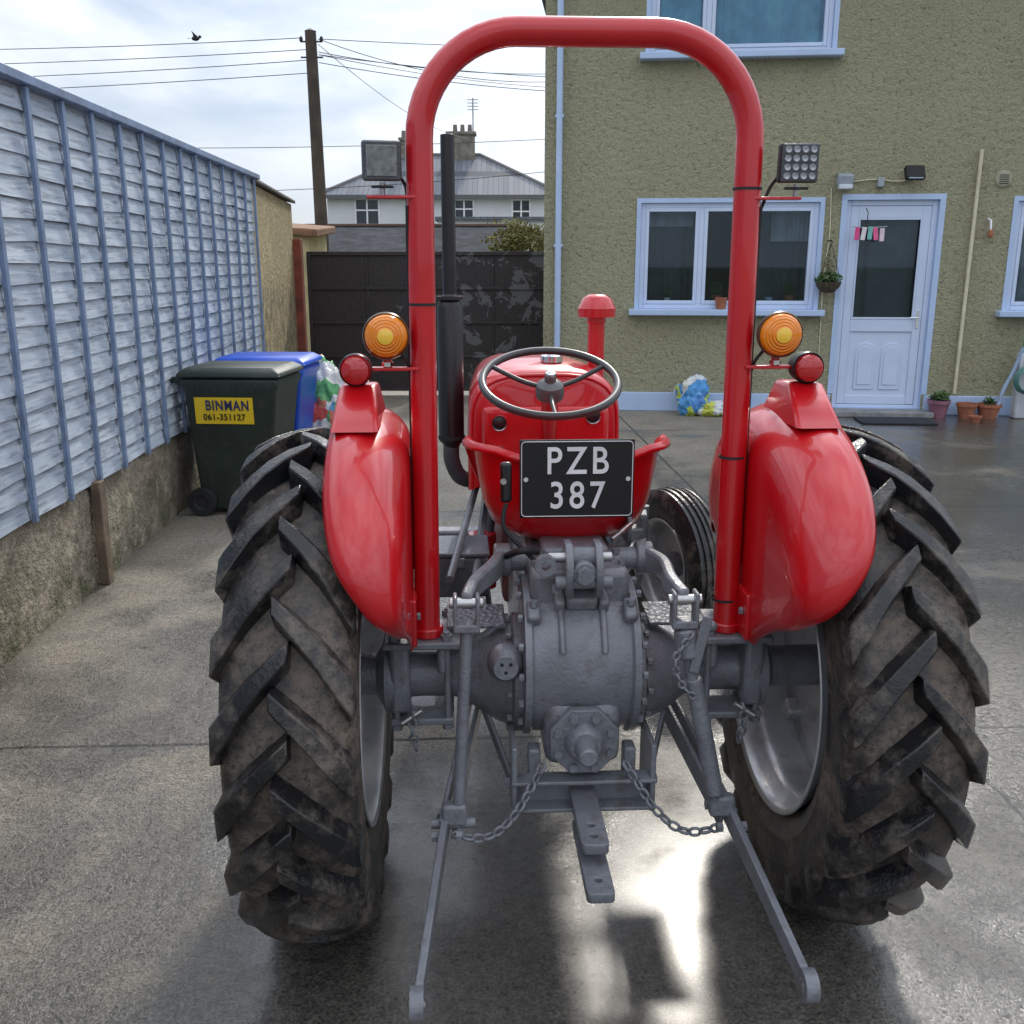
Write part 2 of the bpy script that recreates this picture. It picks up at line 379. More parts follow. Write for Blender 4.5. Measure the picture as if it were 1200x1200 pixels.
# ---------------------------------------------------------------- gate
g=G('flaking_brown_paint'); n2=g.noise(30,5,.7)
geo=g.n('ShaderNodeNewGeometry'); sg_=g.n('ShaderNodeSeparateXYZ'); g.L(geo.outputs['Position'],sg_.inputs[0])
npz=g.noise(3.4,4,.72,co=geo.outputs['Position'],dist=.6)
bias=g.math('MULTIPLY_ADD',sg_.outputs[0],.045,.05)
fl=g.ramp(g.math('ADD',npz,bias),[(.60,0.),(.62,1.)])
c=g.mix(g.ramp(n2,[(.35,0.),(.7,1.)]),(.020,.016,.016),(.045,.034,.033)); c=g.mix(g.math('MULTIPLY',fl,.7),c,(.15,.155,.165))
GP=g.set(c,.55,0,g.bump(g.math('ADD',n2,fl),.4,.006))
gate=empty('metal_gate',(-2.72,13.15,0),0)
for li,(xa,xb) in enumerate(((0.06,1.60),(1.64,3.3))):
    wd=xb-xa
    for k in range(4):
        box('panel_%d_%d'%(li,k),((xa+xb)/2,.0,.07+.44*k+.215),(wd-.06,.012,.43),GP,gate,rot=(0,0,0),b=.004)
        box('rib_%d_%d'%(li,k),((xa+xb)/2,-.018,.07+.44*k),(wd-.05,.03,.035),GP,gate,b=.004)
    box('top_rail_%d'%li,((xa+xb)/2,-.01,1.83),(wd,.05,.05),GP,gate,b=.005)
    box('stile_%da'%li,(xa+.02,-.012,.95),(.045,.05,1.72),GP,gate,b=.005)
    box('stile_%db'%li,(xb-.02,-.012,.95),(.045,.05,1.72),GP,gate,b=.005)
    box('mid_stile_%d'%li,((xa+xb)/2,-.012,.93),(.03,.03,1.72),GP,gate,b=.004)
RUST=simple('rust_red_post',(.24,.06,.035),.75,0,0,.3,6,.4,50)
box('gate_post',(-2.78,13.1,1.0),(.14,.14,2.02),RUST,None,b=.01)

# ---------------------------------------------------------------- main house
H=empty('house',(.37,11.8,0),-5.7)
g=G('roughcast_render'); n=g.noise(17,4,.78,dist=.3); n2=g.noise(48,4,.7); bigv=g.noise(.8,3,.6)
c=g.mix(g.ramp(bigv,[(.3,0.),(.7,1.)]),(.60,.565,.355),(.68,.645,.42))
c=g.mix(g.ramp(n,[(.32,.85),(.46,0.)]),c,(.29,.265,.16)); c=g.mix(g.ramp(n2,[(.52,0.),(.68,.7)]),c,(.82,.79,.60)); c=g.mix(g.ramp(n2,[(.30,.65),(.44,0.)]),c,(.28,.26,.17))  # dark speckles paint the stipple's relief shading into the wall colour
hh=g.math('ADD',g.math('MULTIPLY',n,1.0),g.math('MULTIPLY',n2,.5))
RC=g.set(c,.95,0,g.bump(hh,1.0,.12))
BLUEW=simple('pale_blue_paint',(.48,.61,.84),.4,0,.1,.05,3,.05,60)
UPVC=simple('upvc_white',(.62,.71,.88),.3,0,.2,.03,3)
ops=[(1.11,3.10,1.19,2.37),(3.39,4.39,.06,2.39),(5.22,7.1,1.19,2.37),(1.15,3.10,3.93,5.05),(5.4,7.1,3.93,5.05)]
W_,HT=9.6,5.4
sx=sorted(set([0,W_]+[o[0] for o in ops]+[o[1] for o in ops])); sz=sorted(set([0,HT]+[o[2] for o in ops]+[o[3] for o in ops]))
vs=[];fs=[]
def quad(a,b,c_,d):
    k=len(vs); vs.extend([a,b,c_,d]); fs.append((k,k+1,k+2,k+3))
for i in range(len(sx)-1):
    for j in range(len(sz)-1):
        cx,cz=(sx[i]+sx[i+1])/2,(sz[j]+sz[j+1])/2
        if any(o[0]<cx<o[1] and o[2]<cz<o[3] for o in ops): continue
        quad((sx[i],0,sz[j]),(sx[i+1],0,sz[j]),(sx[i+1],0,sz[j+1]),(sx[i],0,sz[j+1]))
D=8.0
quad((0,D,0),(0,0,0),(0,0,HT),(0,D,HT)); quad((W_,0,0),(W_,D,0),(W_,D,HT),(W_,0,HT)); quad((W_,D,0),(0,D,0),(0,D,HT),(W_,D,HT))
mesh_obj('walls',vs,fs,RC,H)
vs=[];fs=[]
for (a,b,c0,d0) in ops:
    t=.26
    quad((a,0,c0),(a,t,c0),(a,t,d0),(a,0,d0)); quad((b,t,c0),(b,0,c0),(b,0,d0),(b,t,d0))
    quad((a,0,d0),(a,t,d0),(b,t,d0),(b,0,d0)); quad((a,t,c0),(a,0,c0),(b,0,c0),(b,t,c0))
mesh_obj('reveals',vs,fs,BLUEW,H)
ROOM=simple('room_dark',(.05,.055,.062),.9,0,0,.3,2)
vs=[];fs=[]
for (a,b,c0,d0) in ops:
    t,dp=.262,1.6
    a-=.3;b+=.3;c0-=.2;d0+=.1
    quad((a,t,c0),(a,dp,c0),(a,dp,d0),(a,t,d0)); quad((b,dp,c0),(b,t,c0),(b,t,d0),(b,dp,d0))
    quad((a,t,d0),(a,dp,d0),(b,dp,d0),(b,t,d0)); quad((a,dp,c0),(a,t,c0),(b,t,c0),(b,dp,c0)); quad((a,dp,c0),(b,dp,c0),(b,dp,d0),(a,dp,d0))
mesh_obj('rooms',vs,fs,ROOM,H)
gm=bpy.data.materials.new('window_glass'); gm.use_nodes=True; nn=gm.node_tree; nn.nodes.clear()
o_=nn.nodes.new('ShaderNodeOutputMaterial'); ms=nn.nodes.new('ShaderNodeMixShader'); tr=nn.nodes.new('ShaderNodeBsdfTransparent'); gl=nn.nodes.new('ShaderNodeBsdfGlossy'); fr=nn.nodes.new('ShaderNodeFresnel')
gl.inputs['Roughness'].default_value=.02; gl.inputs['Color'].default_value=(.8,.9,1,1); tr.inputs[0].default_value=(.80,.86,.88,1); fr.inputs[0].default_value=1.45
nn.links.new(fr.outputs[0],ms.inputs[0]); nn.links.new(tr.outputs[0],ms.inputs[1]); nn.links.new(gl.outputs[0],ms.inputs[2]); nn.links.new(ms.outputs[0],o_.inputs[0])
GLASS=gm
def curtain(name,x0,x1,za,zb,y,mat,fold=.035,per=.09,parent=H):
    vs=[];fs=[];n=int((x1-x0)/.012)+2
    for i in range(n):
        x=x0+(x1-x0)*i/(n-1); ph=x/per*2*math.pi+math.sin(x*7)*1.2
        yy=y+fold*.5*math.sin(ph)
        vs+=[(x,yy*1+random.uniform(-.002,.002),zb),(x+.004*math.sin(ph*2),yy+.01*math.sin(ph*1.3),za)]
    for i in range(n-1): fs.append((2*i,2*i+1,2*i+3,2*i+2))
    return mesh_obj(name,vs,fs,mat,parent,sm=True,ang=80)
def window(nm,o,mulls,yy=.07):
    a,b,c0,d0=o; f=.055
    box(nm+'_frame_l',(a+f/2,yy,(c0+d0)/2),(f,.07,d0-c0),UPVC,H,b=.006)
    box(nm+'_frame_r',(b-f/2,yy,(c0+d0)/2),(f,.07,d0-c0),UPVC,H,b=.006)
    box(nm+'_frame_t',((a+b)/2,yy,d0-f/2),(b-a-2*f,.07,f),UPVC,H,b=.006)
    box(nm+'_frame_b',((a+b)/2,yy,c0+f/2),(b-a-2*f,.07,f),UPVC,H,b=.006)
    ed=[a+f]+mulls+[b-f]
    for k,m in enumerate(mulls): box(nm+'_mullion_%d'%k,(m,yy,(c0+d0)/2),(.06,.07,d0-c0-2*f),UPVC,H,b=.006)
    for k in range(len(ed)-1):
        x0,x1=ed[k]+(.03 if k>0 else 0),ed[k+1]-(.03 if k<len(ed)-2 else 0)
        s=.04
        box(nm+'_sash_l%d'%k,(x0+s/2,yy-.012,(c0+d0)/2),(s,.06,d0-c0-2*f),UPVC,H,b=.005)
        box(nm+'_sash_r%d'%k,(x1-s/2,yy-.012,(c0+d0)/2),(s,.06,d0-c0-2*f),UPVC,H,b=.005)
        box(nm+'_sash_t%d'%k,((x0+x1)/2,yy-.012,d0-f-s/2),(x1-x0-2*s,.06,s),UPVC,H,b=.005)
        box(nm+'_sash_b%d'%k,((x0+x1)/2,yy-.012,c0+f+s/2),(x1-x0-2*s,.06,s),UPVC,H,b=.005)
        box(nm+'_gasket%d'%k,((x0+x1)/2,yy+.012,(c0+d0)/2),(x1-x0-.01,.004,d0-c0-2*f-.01),GLASS,H)
    box(nm+'_sill',((a+b)/2,-.03,c0-.035),(b-a+.22,.22,.07),BLUEW,H,b=.01)
    bw=.05
    box(nm+'_band_l',(a-bw/2,-.004,(c0+d0)/2),(bw,.012,d0-c0),BLUEW,H); box(nm+'_band_r',(b+bw/2,-.004,(c0+d0)/2),(bw,.012,d0-c0),BLUEW,H)
    box(nm+'_band_t',((a+b)/2,-.004,d0+bw/2),(b-a+2*bw,.012,bw),BLUEW,H)
window('kitchen_window',ops[0],[1.80]); window('side_window',ops[2],[6.2]); window('upper_window',ops[3],[1.78]); window('upper_side_window',ops[4],[6.2])
NET=simple('net_curtain',(.40,.42,.45),.9); BCUR=simple('blue_curtain',(.36,.70,.98),.8,0,0,.2,4)
DNET=simple('dark_curtain',(.09,.10,.11),.9)
curtain('curtain_left',1.2,1.75,1.25,2.33,.34,DNET,.03,.07); curtain('net_left',1.2,1.72,2.12,2.33,.30,NET); curtain('net_mid',2.62,3.08,1.95,2.33,.30,NET,.03,.05); curtain('curtain_right',2.2,3.08,1.25,2.33,.36,DNET,.04,.10); curtain('net_side',5.25,5.7,1.25,2.33,.3,NET)
curtain('blue_curtains',1.18,3.08,3.95,5.03,.135,BCUR,.03,.10); curtain('blue_curtains_b',5.45,7.05,3.95,5.03,.135,BCUR,.03,.10)
LEAF=simple('leaf_green',(.06,.11,.03),.6,0,0,.4,20)
def foliage(name,c,rad,n,size,mat,parent=None,shape=None):
    vs=[];fs=[]
    for i in range(n):
        while True:
            p=Vector((random.uniform(-1,1),random.uniform(-1,1),random.uniform(-1,1)))
            if p.length<=1: break
        if p.length<.5 and random.random()<.5: p=p.normalized()*random.uniform(.6,1)
        lump=.8+.45*noise.noise(p*2.3+Vector(c))
        q=Vector((p.x*rad[0]*lump,p.y*rad[1]*lump,p.z*rad[2]*lump))+Vector(c)
        a=Vector((random.gauss(0,1),random.gauss(0,1),random.gauss(0,1))).normalized(); b=a.orthogonal().normalized(); s=size*random.uniform(.6,1.4)
        k=len(vs); vs+=[q-a*s,q+b*s*.45,q+a*s,q-b*s*.45]; fs.append((k,k+1,k+2,k+3))
    return mesh_obj(name,vs,fs,mat,parent)
TERRA=simple('terracotta',(.36,.13,.07),.8,0,0,.2,9)
for k,(x,s,m_) in enumerate(((2.02,.06,TERRA),(2.40,.05,WHITE),(2.62,.045,BLUEW),(2.85,.06,TERRA),(1.45,.04,WHITE))):
    lathe('sill_pot_%d'%k,[(0,0),(s*.7,0),(s,s*1.6),(s*.9,s*1.6),(s*.6,.02)],'Z',(x,.17,1.25),m_,H,20)
    if k in (0,3,4): foliage('sill_plant_%d'%k,(x,.17,1.25+s*2.8),(s*1.3,s*.8,s*1.7),90,.03,LEAF,H)
lathe('sill_bottle',[(0,0),(.03,0),(.03,.14),(.012,.18),(.012,.22),(0,.22)],'Z',(2.2,.17,1.25),simple('bottle_blue',(.1,.25,.5),.2),H,16)
lathe('outer_sill_pot',[(0,0),(.055,0),(.07,.13),(.06,.13),(.04,.02)],'Z',(2.05,-.06,1.195),TERRA,H,20)
o=ops[1]; a,b,c0,d0=o; f=.06
for nm,c_,s_ in (('l',(a+f/2,.09,(c0+d0)/2),(f,.08,d0-c0)),('r',(b-f/2,.09,(c0+d0)/2),(f,.08,d0-c0)),('t',((a+b)/2,.09,d0-f/2),(b-a-2*f,.08,f)),('b',((a+b)/2,.09,c0+.02),(b-a-2*f,.08,.04))):
    box('door_frame_'+nm,c_,s_,UPVC,H,b=.006)
xa,xb=a+f+.003,b-f-.003; za,zb=c0+.045,d0-f-.003; st=.09
gz0,gz1=1.08,2.20
box('door_stile_l',(xa+st/2,.085,(za+zb)/2),(st,.06,zb-za),UPVC,H,b=.006); box('door_stile_r',(xb-st/2,.085,(za+zb)/2),(st,.06,zb-za),UPVC,H,b=.006)
box('door_top',((xa+xb)/2,.085,(gz1+zb)/2),(xb-xa-2*st,.06,zb-gz1),UPVC,H,b=.006); box('door_lock_rail',((xa+xb)/2,.085,gz0-.07),(xb-xa-2*st,.06,.14),UPVC,H,b=.006)
box('door_bottom',((xa+xb)/2,.085,(za+.2)/2),(xb-xa-2*st,.06,.2-za),UPVC,H,b=.004)
box('door_panel',((xa+xb)/2,.095,(.2+gz0-.14)/2),(xb-xa-2*st,.04,gz0-.14-.2),UPVC,H)
xm=(xa+xb)/2
for k,(dx) in enumerate((-.145,.145)):
    arch=[(-.11,-.30),(.11,-.30),(.11,.12)]+[(.11*math.cos(R(t)),.12+.11*math.sin(R(t))) for t in range(15,180,15)]+[(-.11,.12)]
    plate('door_raised_panel_%d'%k,arch,[],.02,UPVC,H,(xm+dx,.072,.58),(90,0,0))
    inner=[(x*.72,z*.82) for x,z in arch]
    plate('door_raised_inner_%d'%k,inner,[],.02,UPVC,H,(xm+dx,.062,.58),(90,0,0))
box('door_glass',(xm,.095,(gz0+gz1)/2),(xb-xa-2*st,.008,gz1-gz0),GLASS,H)
curtain('door_net',xm-.34,xm+.34,1.1,2.17,.22,simple('door_blind',(.13,.14,.15),.9),.006,.03)
for nm,zz in (('t',gz1-.012),('b',gz0+.012)): box('door_bead_'+nm,(xm,.06,zz),(xb-xa-2*st,.02,.024),UPVC,H,b=.003)
for nm,xx in (('l',xa+st+.01),('r',xb-st-.01)): box('door_bead_'+nm,(xx,.06,(gz0+gz1)/2),(.02,.02,gz1-gz0-.048),UPVC,H,b=.003)
box('door_handle_plate',(xb-.045,.05,1.08),(.03,.012,.2),CHROME,H,b=.003); cyl('door_handle',(xb-.045,.02,1.1),(xb-.14,.02,1.1),.009,CHROME,H)
box('door_step',((a+b)/2,-.16,.03),(1.15,.32,.06),simple('step_concrete',(.25,.25,.25),.8,0,0,.2,8,.4,50),H,b=.01)
for k,(x0,x1) in enumerate(((0,ops[1][0]-.03),(ops[1][1]+.03,W_))):
    box('plinth_%d'%k,((x0+x1)/2,-.012,.11),(x1-x0,.05,.22),BLUEW,H,b=.008)
for k,x in enumerate((ops[1][0]-.03,ops[1][1]+.03)): box('door_band_%d'%k,(x,-.003,1.31),(.06,.012,2.16),BLUEW,H)
box('door_band_t',((a+b)/2,-.003,d0+.03),(b-a+.12,.012,.06),BLUEW,H)
cyl('downpipe',(.17,-.07,0),(.17,-.07,5.3),.036,BLUEW,H)
for z in (.5,1.9,3.3,4.7): box('downpipe_clip',(.17,-.045,z),(.1,.08,.03),BLUEW,H,b=.004)
YP=simple('cream_pipe',(.66,.62,.42),.5)
tube('waste_pipe',[(4.75,-.04,.25),(4.76,-.04,2.9)],.02,YP,H)
tube('short_waste_pipe',[(2.42,-.06,.1),(2.42,-.06,.62),(2.42,.02,.7)],.022,BLUEW,H)
vs=[(-.3,-.25,5.35),(W_+.3,-.25,5.35),(W_+.3,D+.25,5.35),(-.3,D+.25,5.35),(-.3,D/2,6.9),(W_+.3,D/2,6.9)]
mesh_obj('roof',vs,[(0,1,5,4),(2,3,4,5),(0,4,3),(1,2,5),(0,3,2,1)],simple('slates',(.08,.08,.09),.6,0,0,.2,4,.4,20),H)
cyl('gutter',(-.3,-.3,5.33),(W_+.3,-.3,5.33),.06,BLUEW,H)
GALV=simple('grey_plastic',(.33,.36,.40),.5)
box('wall_lamp_box',(3.33,-.07,2.60),(.17,.12,.13),GALV,H,rot=(15,0,0),b=.02); box('wall_lamp_glass',(3.33,-.10,2.52),(.15,.1,.05),simple('lamp_glass',(.6,.65,.7),.2),H,b=.01)
box('flood_light_body',(4.05,-.13,2.66),(.21,.07,.15),BLACKM,H,rot=(-25,0,8),b=.012); box('flood_light_glass',(4.052,-.168,2.643),(.16,.01,.10),simple('flood_glass',(.30,.36,.40),.15),H,rot=(-25,0,8)); cyl('flood_light_arm',(4.05,0,2.6),(4.05,-.1,2.62),.014,BLACKM,H)
box('sensor',(3.72,-.04,2.57),(.07,.08,.1),GALV,H,b=.01)
tube('lamp_cable',[(3.42,-.01,2.58),(3.6,-.012,2.60),(3.72,-.012,2.6),(3.9,-.012,2.58),(4.03,-.01,2.6)],.007,YP,H,smoothn=5)
tube('wall_cable',[(3.2,-.012,2.52),(3.22,-.012,2.0),(3.19,-.012,1.5),(3.21,-.012,.25)],.006,YP,H,smoothn=5)
lathe('round_vent',[(0,-.03),(.06,-.03),(.085,-.02),(.095,0)],'Y',(5.03,0,2.60),simple('vent_plastic',(.36,.35,.25),.6),H,24)
for k in range(5): box('vent_slot_%d'%k,(5.03,-.031,2.55+.022*k),(.10,.006,.008),BLACKM,H)
for k,(x,cc) in enumerate(((3.50,(.75,.08,.25)),(3.57,(.75,.7,.7)),(3.64,(.2,.5,.45)),(3.70,(.8,.15,.3)),(3.77,(.75,.6,.65)))):
    box('hung_cloth_%d'%k,(x,-.10,2.02+random.uniform(-.01,.01)),(.05,.012,.14),simple('cloth_%d'%k,cc,.9),H,rot=(0,random.uniform(-8,8),0),b=.004)
tube('cloth_line',[(3.44,-.10,2.10),(3.6,-.10,2.085),(3.82,-.10,2.10)],.006,GALV,H); tube('cloth_bracket',[(3.6,0,2.3),(3.6,-.1,2.25),(3.6,-.1,2.09)],.005,BLACKM,H)
tube('small_hook',[(4.92,0,2.18),(4.93,-.06,2.16),(4.94,-.06,2.05)],.012,WHITE,H)
sphere('hook_bell',(4.94,-.06,2.02),.03,TERRA,H,(1,1,1.6))
hb=empty('hanging_basket',(3.56,11.34,1.50),0)
lathe('basket_bowl',[(0,-.12),(.07,-.11),(.12,-.06),(.145,0),(.135,0)],'Z',(0,0,0),simple('coir',(.09,.07,.045),.95,0,0,.3,20,.8,60),hb,24)
foliage('basket_plant',(0,0,.04),(.16,.14,.09),220,.035,LEAF,hb)
for k in range(3):
    t=k*2.1; tube('basket_wire_%d'%k,[(.14*math.cos(t),.14*math.sin(t),0),(0,0,.42)],.003,BLACKM,hb)
tube('basket_bracket',[(0,.12,.45),(0,0,.45),(0,-.03,.43)],.008,BLACKM,hb)
foliage('trailing_stems',(0,0,.20),(.10,.06,.16),40,.025,simple('dry_stem',(.12,.10,.06),.9),hb)
def pot(nm,loc,r,h,mat,plant=None,n=120):
    p=empty(nm,loc)
    lathe('pot_body',[(0,.0),(r*.68,0),(r*.95,h*.8),(r*1.05,h*.8),(r*1.05,h),(r*.92,h),(r*.88,h*.85),(0,h*.85)],'Z',(0,0,0),mat,p,28)
    if plant: foliage('pot_plant',(0,0,h+plant[2]*.6),plant,n,.04,LEAF,p)
    return p
def onwall(s,off,z=0):
    c_,s_=math.cos(R(-5.7)),math.sin(R(-5.7)); return (.37+s*c_+off*s_*1, 11.8+s*s_-off*c_, z)
MAUVE=simple('mauve_glaze',(.28,.12,.17),.3)
pot('plant_pot',onwall(4.53,.22),.12,.20,MAUVE,(.12,.1,.07)); pot('plant_pot',onwall(4.83,.25),.11,.17,TERRA); pot('plant_pot',onwall(5.08,.22),.13,.16,TERRA,(.09,.08,.05),40)
pot('plant_pot',onwall(4.83,.55),.07,.07,TERRA)
wb=empty('garden_tap_stand',onwall(5.20,.25))
tube('hose',[(-.05,0,0.02),(.0,0,.3),(.10,0,.55),(.16,-.02,.8)],.022,simple('blue_hose',(.35,.45,.60),.4),wb,smoothn=8)
for k in range(3): tube('hose_coil_%d'%k,[(.2+(.15-.012*k)*math.cos(t*.4488),-.12-.02*k,.45+(.15-.012*k)*math.sin(t*.4488)) for t in range(14)],.012,simple('hose_green_%d'%k,(.10,.22,.20),.4),wb,closed=True,res=3)
lathe('watering_bottle',[(0,0),(.05,0),(.055,.2),(.03,.26),(.02,.32),(0,.33)],'Z',(.22,0,.74),simple('green_bottle',(.12,.35,.22),.3),wb,20); box('stand',(.22,.02,.37),(.16,.12,.74),simple('pale_stand',(.5,.52,.55),.6),wb,b=.02)
box('doormat',onwall(3.95,.62,.012),(.8,.45,.02),simple('mat_fibre',(.03,.035,.045),.95,0,0,.3,30,.8,150),None,rot=(0,0,-5.7),b=.006)
def lump(name,c,rad,mat,parent=None,amp=.25,fr=1.6,seed=0):
    me=bpy.data.meshes.new(name); bm=bmesh.new(); bmesh.ops.create_icosphere(bm,subdivisions=5,radius=1)
    for v in bm.verts:
        p=v.co.copy(); k=1+amp*noise.noise(p*fr+Vector((seed,0,0)))+amp*.45*noise.noise(p*fr*3+Vector((seed,3,0)))+amp*.35*abs(noise.noise(p*7+Vector((seed,5,0))))
        v.co=Vector((p.x*rad[0]*k,p.y*rad[1]*k,max(p.z*k,-.92)*rad[2]))
    bm.to_mesh(me); bm.free()
    for p in me.polygons: p.use_smooth=True
    o=bpy.data.objects.new(name,me); link(o,parent,mat); o.location=c; return o
def patch(name,cols,sc):
    g=G(name); wv=g.n('ShaderNodeTexNoise'); wv.inputs['Scale'].default_value=5; g.L(g.co,wv.inputs['Vector'])
    co_=g.n('ShaderNodeMix'); co_.data_type='RGBA'; co_.inputs[0].default_value=.25; g.L(g.co,co_.inputs[6]); g.L(wv.outputs['Color'],co_.inputs[7])
    v=g.vor(sc,co=co_.outputs[2]); n=g.n('ShaderNodeSeparateColor'); g.L(v.outputs['Color'],n.inputs[0])
    r=g.n('ShaderNodeValToRGB'); r.color_ramp.interpolation='CONSTANT'; e=r.color_ramp.elements
    while len(e)<len(cols): e.new(.5)
    for i,c in enumerate(cols): e[i].position=i/len(cols); e[i].color=(*c,1)
    g.L(n.outputs[0],r.inputs[0]); return g.set(r.outputs[0],.3,0,g.bump(g.noise(14,5,.6),.6,.03))
lump('compost_bag',onwall(1.75,.3,.2),(.20,.15,.22),patch('bag_print',[(.08,.25,.6),(.75,.75,.7),(.5,.6,.1),(.1,.35,.7),(.7,.72,.75)],7),seed=3,amp=.45)
lump('folded_sack',onwall(1.98,.35,.08),(.18,.12,.09),patch('sack_print',[(.7,.72,.75),(.15,.4,.3),(.6,.65,.1),(.7,.7,.7)],9),seed=5,amp=.4)

# ---------------------------------------------------------------- neighbours
NH=empty('neighbouring_house',(-8.1,45,0),0)
CREAM=simple('white_render',(.66,.67,.68),.85,0,0,.06,1)
box('walls',(5,3.5,2.33),(10,7,4.66),CREAM,NH)
g=G('blue_slate'); bk=g.n('ShaderNodeTexBrick'); bk.inputs['Scale'].default_value=2.2; bk.inputs['Color1'].default_value=(.12,.13,.155,1); bk.inputs['Color2'].default_value=(.18,.19,.21,1); bk.inputs['Mortar'].default_value=(.06,.065,.08,1); bk.inputs['Mortar Size'].default_value=.025
mpb=g.n('ShaderNodeMapping'); mpb.inputs['Rotation'].default_value=(R(60),0,0); g.L(g.co,mpb.inputs[0])
g.L(mpb.outputs[0],bk.inputs['Vector']); SL=g.set(bk.outputs[0],.7)
e=.35
vs=[(-e,-e,4.62),(10+e,-e,4.62),(10+e,7+e,4.62),(-e,7+e,4.62),(3.4,3.5,6.65),(6.6,3.5,6.65)]
mesh_obj('roof',vs,[(0,1,5,4),(2,3,4,5),(0,4,3),(1,2,5),(0,3,2,1)],SL,NH)
RT=simple('ridge_tile',(.16,.15,.15),.8)
for k,(p,q) in enumerate(((vs[0],vs[4]),(vs[1],vs[5]),(vs[4],vs[5]))): cyl('ridge_%d'%k,p,q,.09,RT,NH,seg=8)
box('fascia',(5,-.36,4.55),(10.7,.04,.16),simple('fascia_dark',(.12,.12,.13),.6),NH)
BR=simple('chimney_render',(.20,.18,.15),.9,0,0,.3,3,.5,20)
for k,(x,y,wd,zt) in enumerate(((3.35,3.4,.85,7.35),(5.75,3.3,1.25,7.6))):
    box('chimney_%d'%k,(x,y,zt-1.0),(wd,.7,2.0),BR,NH,b=.02); box('chimney_cap_%d'%k,(x,y,zt-.05),(wd+.14,.84,.14),BR,NH,b=.02)
    for j in range(2+k): cyl('chimney_pot_%d_%d'%(k,j),(x-.28+.34*j,y,zt),(x-.28+.34*j,y,zt+.35),.11,BR,NH,r2=.09,seg=14)
DG=simple('dark_window',(.03,.04,.05),.15)
for k,(x,wd,z,hh) in enumerate(((1.75,.95,3.85,1.15),(6.0,.75,3.9,1.0),(8.5,.7,3.8,1.2))):
    box('window_surround_%d'%k,(x,-.02,z),(wd+.16,.06,hh+.16),WHITE,NH); box('window_pane_%d'%k,(x,-.045,z),(wd,.04,hh),DG,NH)
    box('window_bar_%d'%k,(x,-.07,z),(.07,.03,hh),WHITE,NH); box('window_barh_%d'%k,(x,-.068,z+.15),(wd,.03,.06),WHITE,NH)
AER=simple('aerial',(.3,.3,.3),.4,.6)
cyl('aerial_mast',(6.3,3.3,7.5),(6.3,3.3,9.1),.03,AER,NH,seg=8)
for k in range(4): cyl('aerial_rod_%d'%k,(6.05-.0,3.1+.15*k,9.0-.12*k),(6.55,3.1+.15*k,9.0-.12*k),.018,AER,NH,seg=6)
OB=empty('slate_roof_outbuilding',(-5.6,25,0),0)
box('outbuilding_walls',(2.7,1.7,.98),(5.4,3.4,1.96),simple('dark_block',(.12,.115,.115),.9,0,0,.2,3,.4,20),OB)
vs=[(-.15,-.25,1.95),(5.6,-.25,1.95),(5.6,3.4,2.72),(-.15,3.4,2.72)]
rf=mesh_obj('slate_roof',vs,[(0,1,2,3)],simple('old_slate',(.045,.047,.054),1,0,0,.4,3,.6,12),OB); rf.modifiers.new('s','SOLIDIFY').thickness=.08
rf.data.materials[0].node_tree.nodes['Principled BSDF'].inputs['Specular IOR Level'].default_value=.15
box('ridge_tiles',(2.7,3.42,2.75),(5.7,.2,.08),simple('ridge_clay',(.14,.09,.07),.9),OB,b=.02)
NH2=empty('rendered_garage',(-1.9,36,0),0)
box('garage_walls',(1.6,2,1.6),(4.6,4,3.2),CREAM,NH2); box('garage_roof',(1.6,2,3.25),(4.8,4.2,.14),SL,NH2)
g=G('hedge_leaves'); HM=g.set(g.mix(g.noise(4,4),(.09,.09,.02),(.27,.24,.08)),.8)
foliage('hedge',(.3,20.5,2.05),(.95,.5,.55),2600,.05,HM)
foliage('shrub',(-.3,32,2.5),(1.2,.6,.6),900,.09,HM)

PW=simple('tarred_pole',(.075,.058,.045),.85,0,0,.3,3,.4,30)
pole=empty('telephone_pole',(-4.13,22,0))
cyl('pole_shaft',(.06,0,0),(-.02,0,6.35),.155,PW,pole,r2=.115,seg=20); cyl('pole_cap',(-.02,0,6.35),(-.02,0,6.40),.12,GREYD,pole,r2=.03)
for k,z in enumerate((6.15,5.85)): cyl('insulator_arm_%d'%k,(-.24,0,z),(.22,0,z),.018,GREYD,pole,seg=8)
for k,x in enumerate((-.22,.2)): lathe('insulator_%d'%k,[(0,0),(.035,0),(.04,.05),(.02,.09),(0,.09)],'Z',(x,0,6.16),BLACK,pole,12)
ow_=empty('overhead_wires',(0,0,0))
def wire(i,p0,p1,sag,r=.008):
    p0=Vector(p0);p1=Vector(p1); pts=[p0.lerp(p1,t/16)-Vector((0,0,sag*4*(t/16)*(1-t/16))) for t in range(17)]
    tube('wire_%d'%i,pts,r,BLACK,ow_,res=1)
W=[((-4.35,22,6.22),(-20,25,6.65),.15),((-4.2,22,6.0),(-20,25,6.2),.12),((-4.2,22,5.8),(-20,24,5.7),.15),((-4.2,22,5.55),(-20,24,5.3),.1),
((-3.95,22,6.2),(6,31,7.9),.12),((-4.0,22,6.2),(3,26,6.3),.5),((-4.0,22,5.95),(3,26,6.35),.25),((-4.0,22,5.9),(3,24,5.75),.10),((-4.0,22,5.75),(2,23,5.3),.1),((-4.0,22,5.9),(5,30,6.6),.3),
((-4.0,22,6.1),(-2,45,7.0),.35),((-9,24,4.3),(3,27,4.95),.1),((-6,24,3.35),(3,25,4.1),.1)]
for i,(a_,b_,s_) in enumerate(W): wire(i,a_,b_,s_)
bird=empty('bird',(-5.93,20,5.80))
sphere('body',(0,0,0),.045,BLACK,bird,(1.7,1,1)); sphere('head',(.085,0,.03),.028,BLACK,bird)
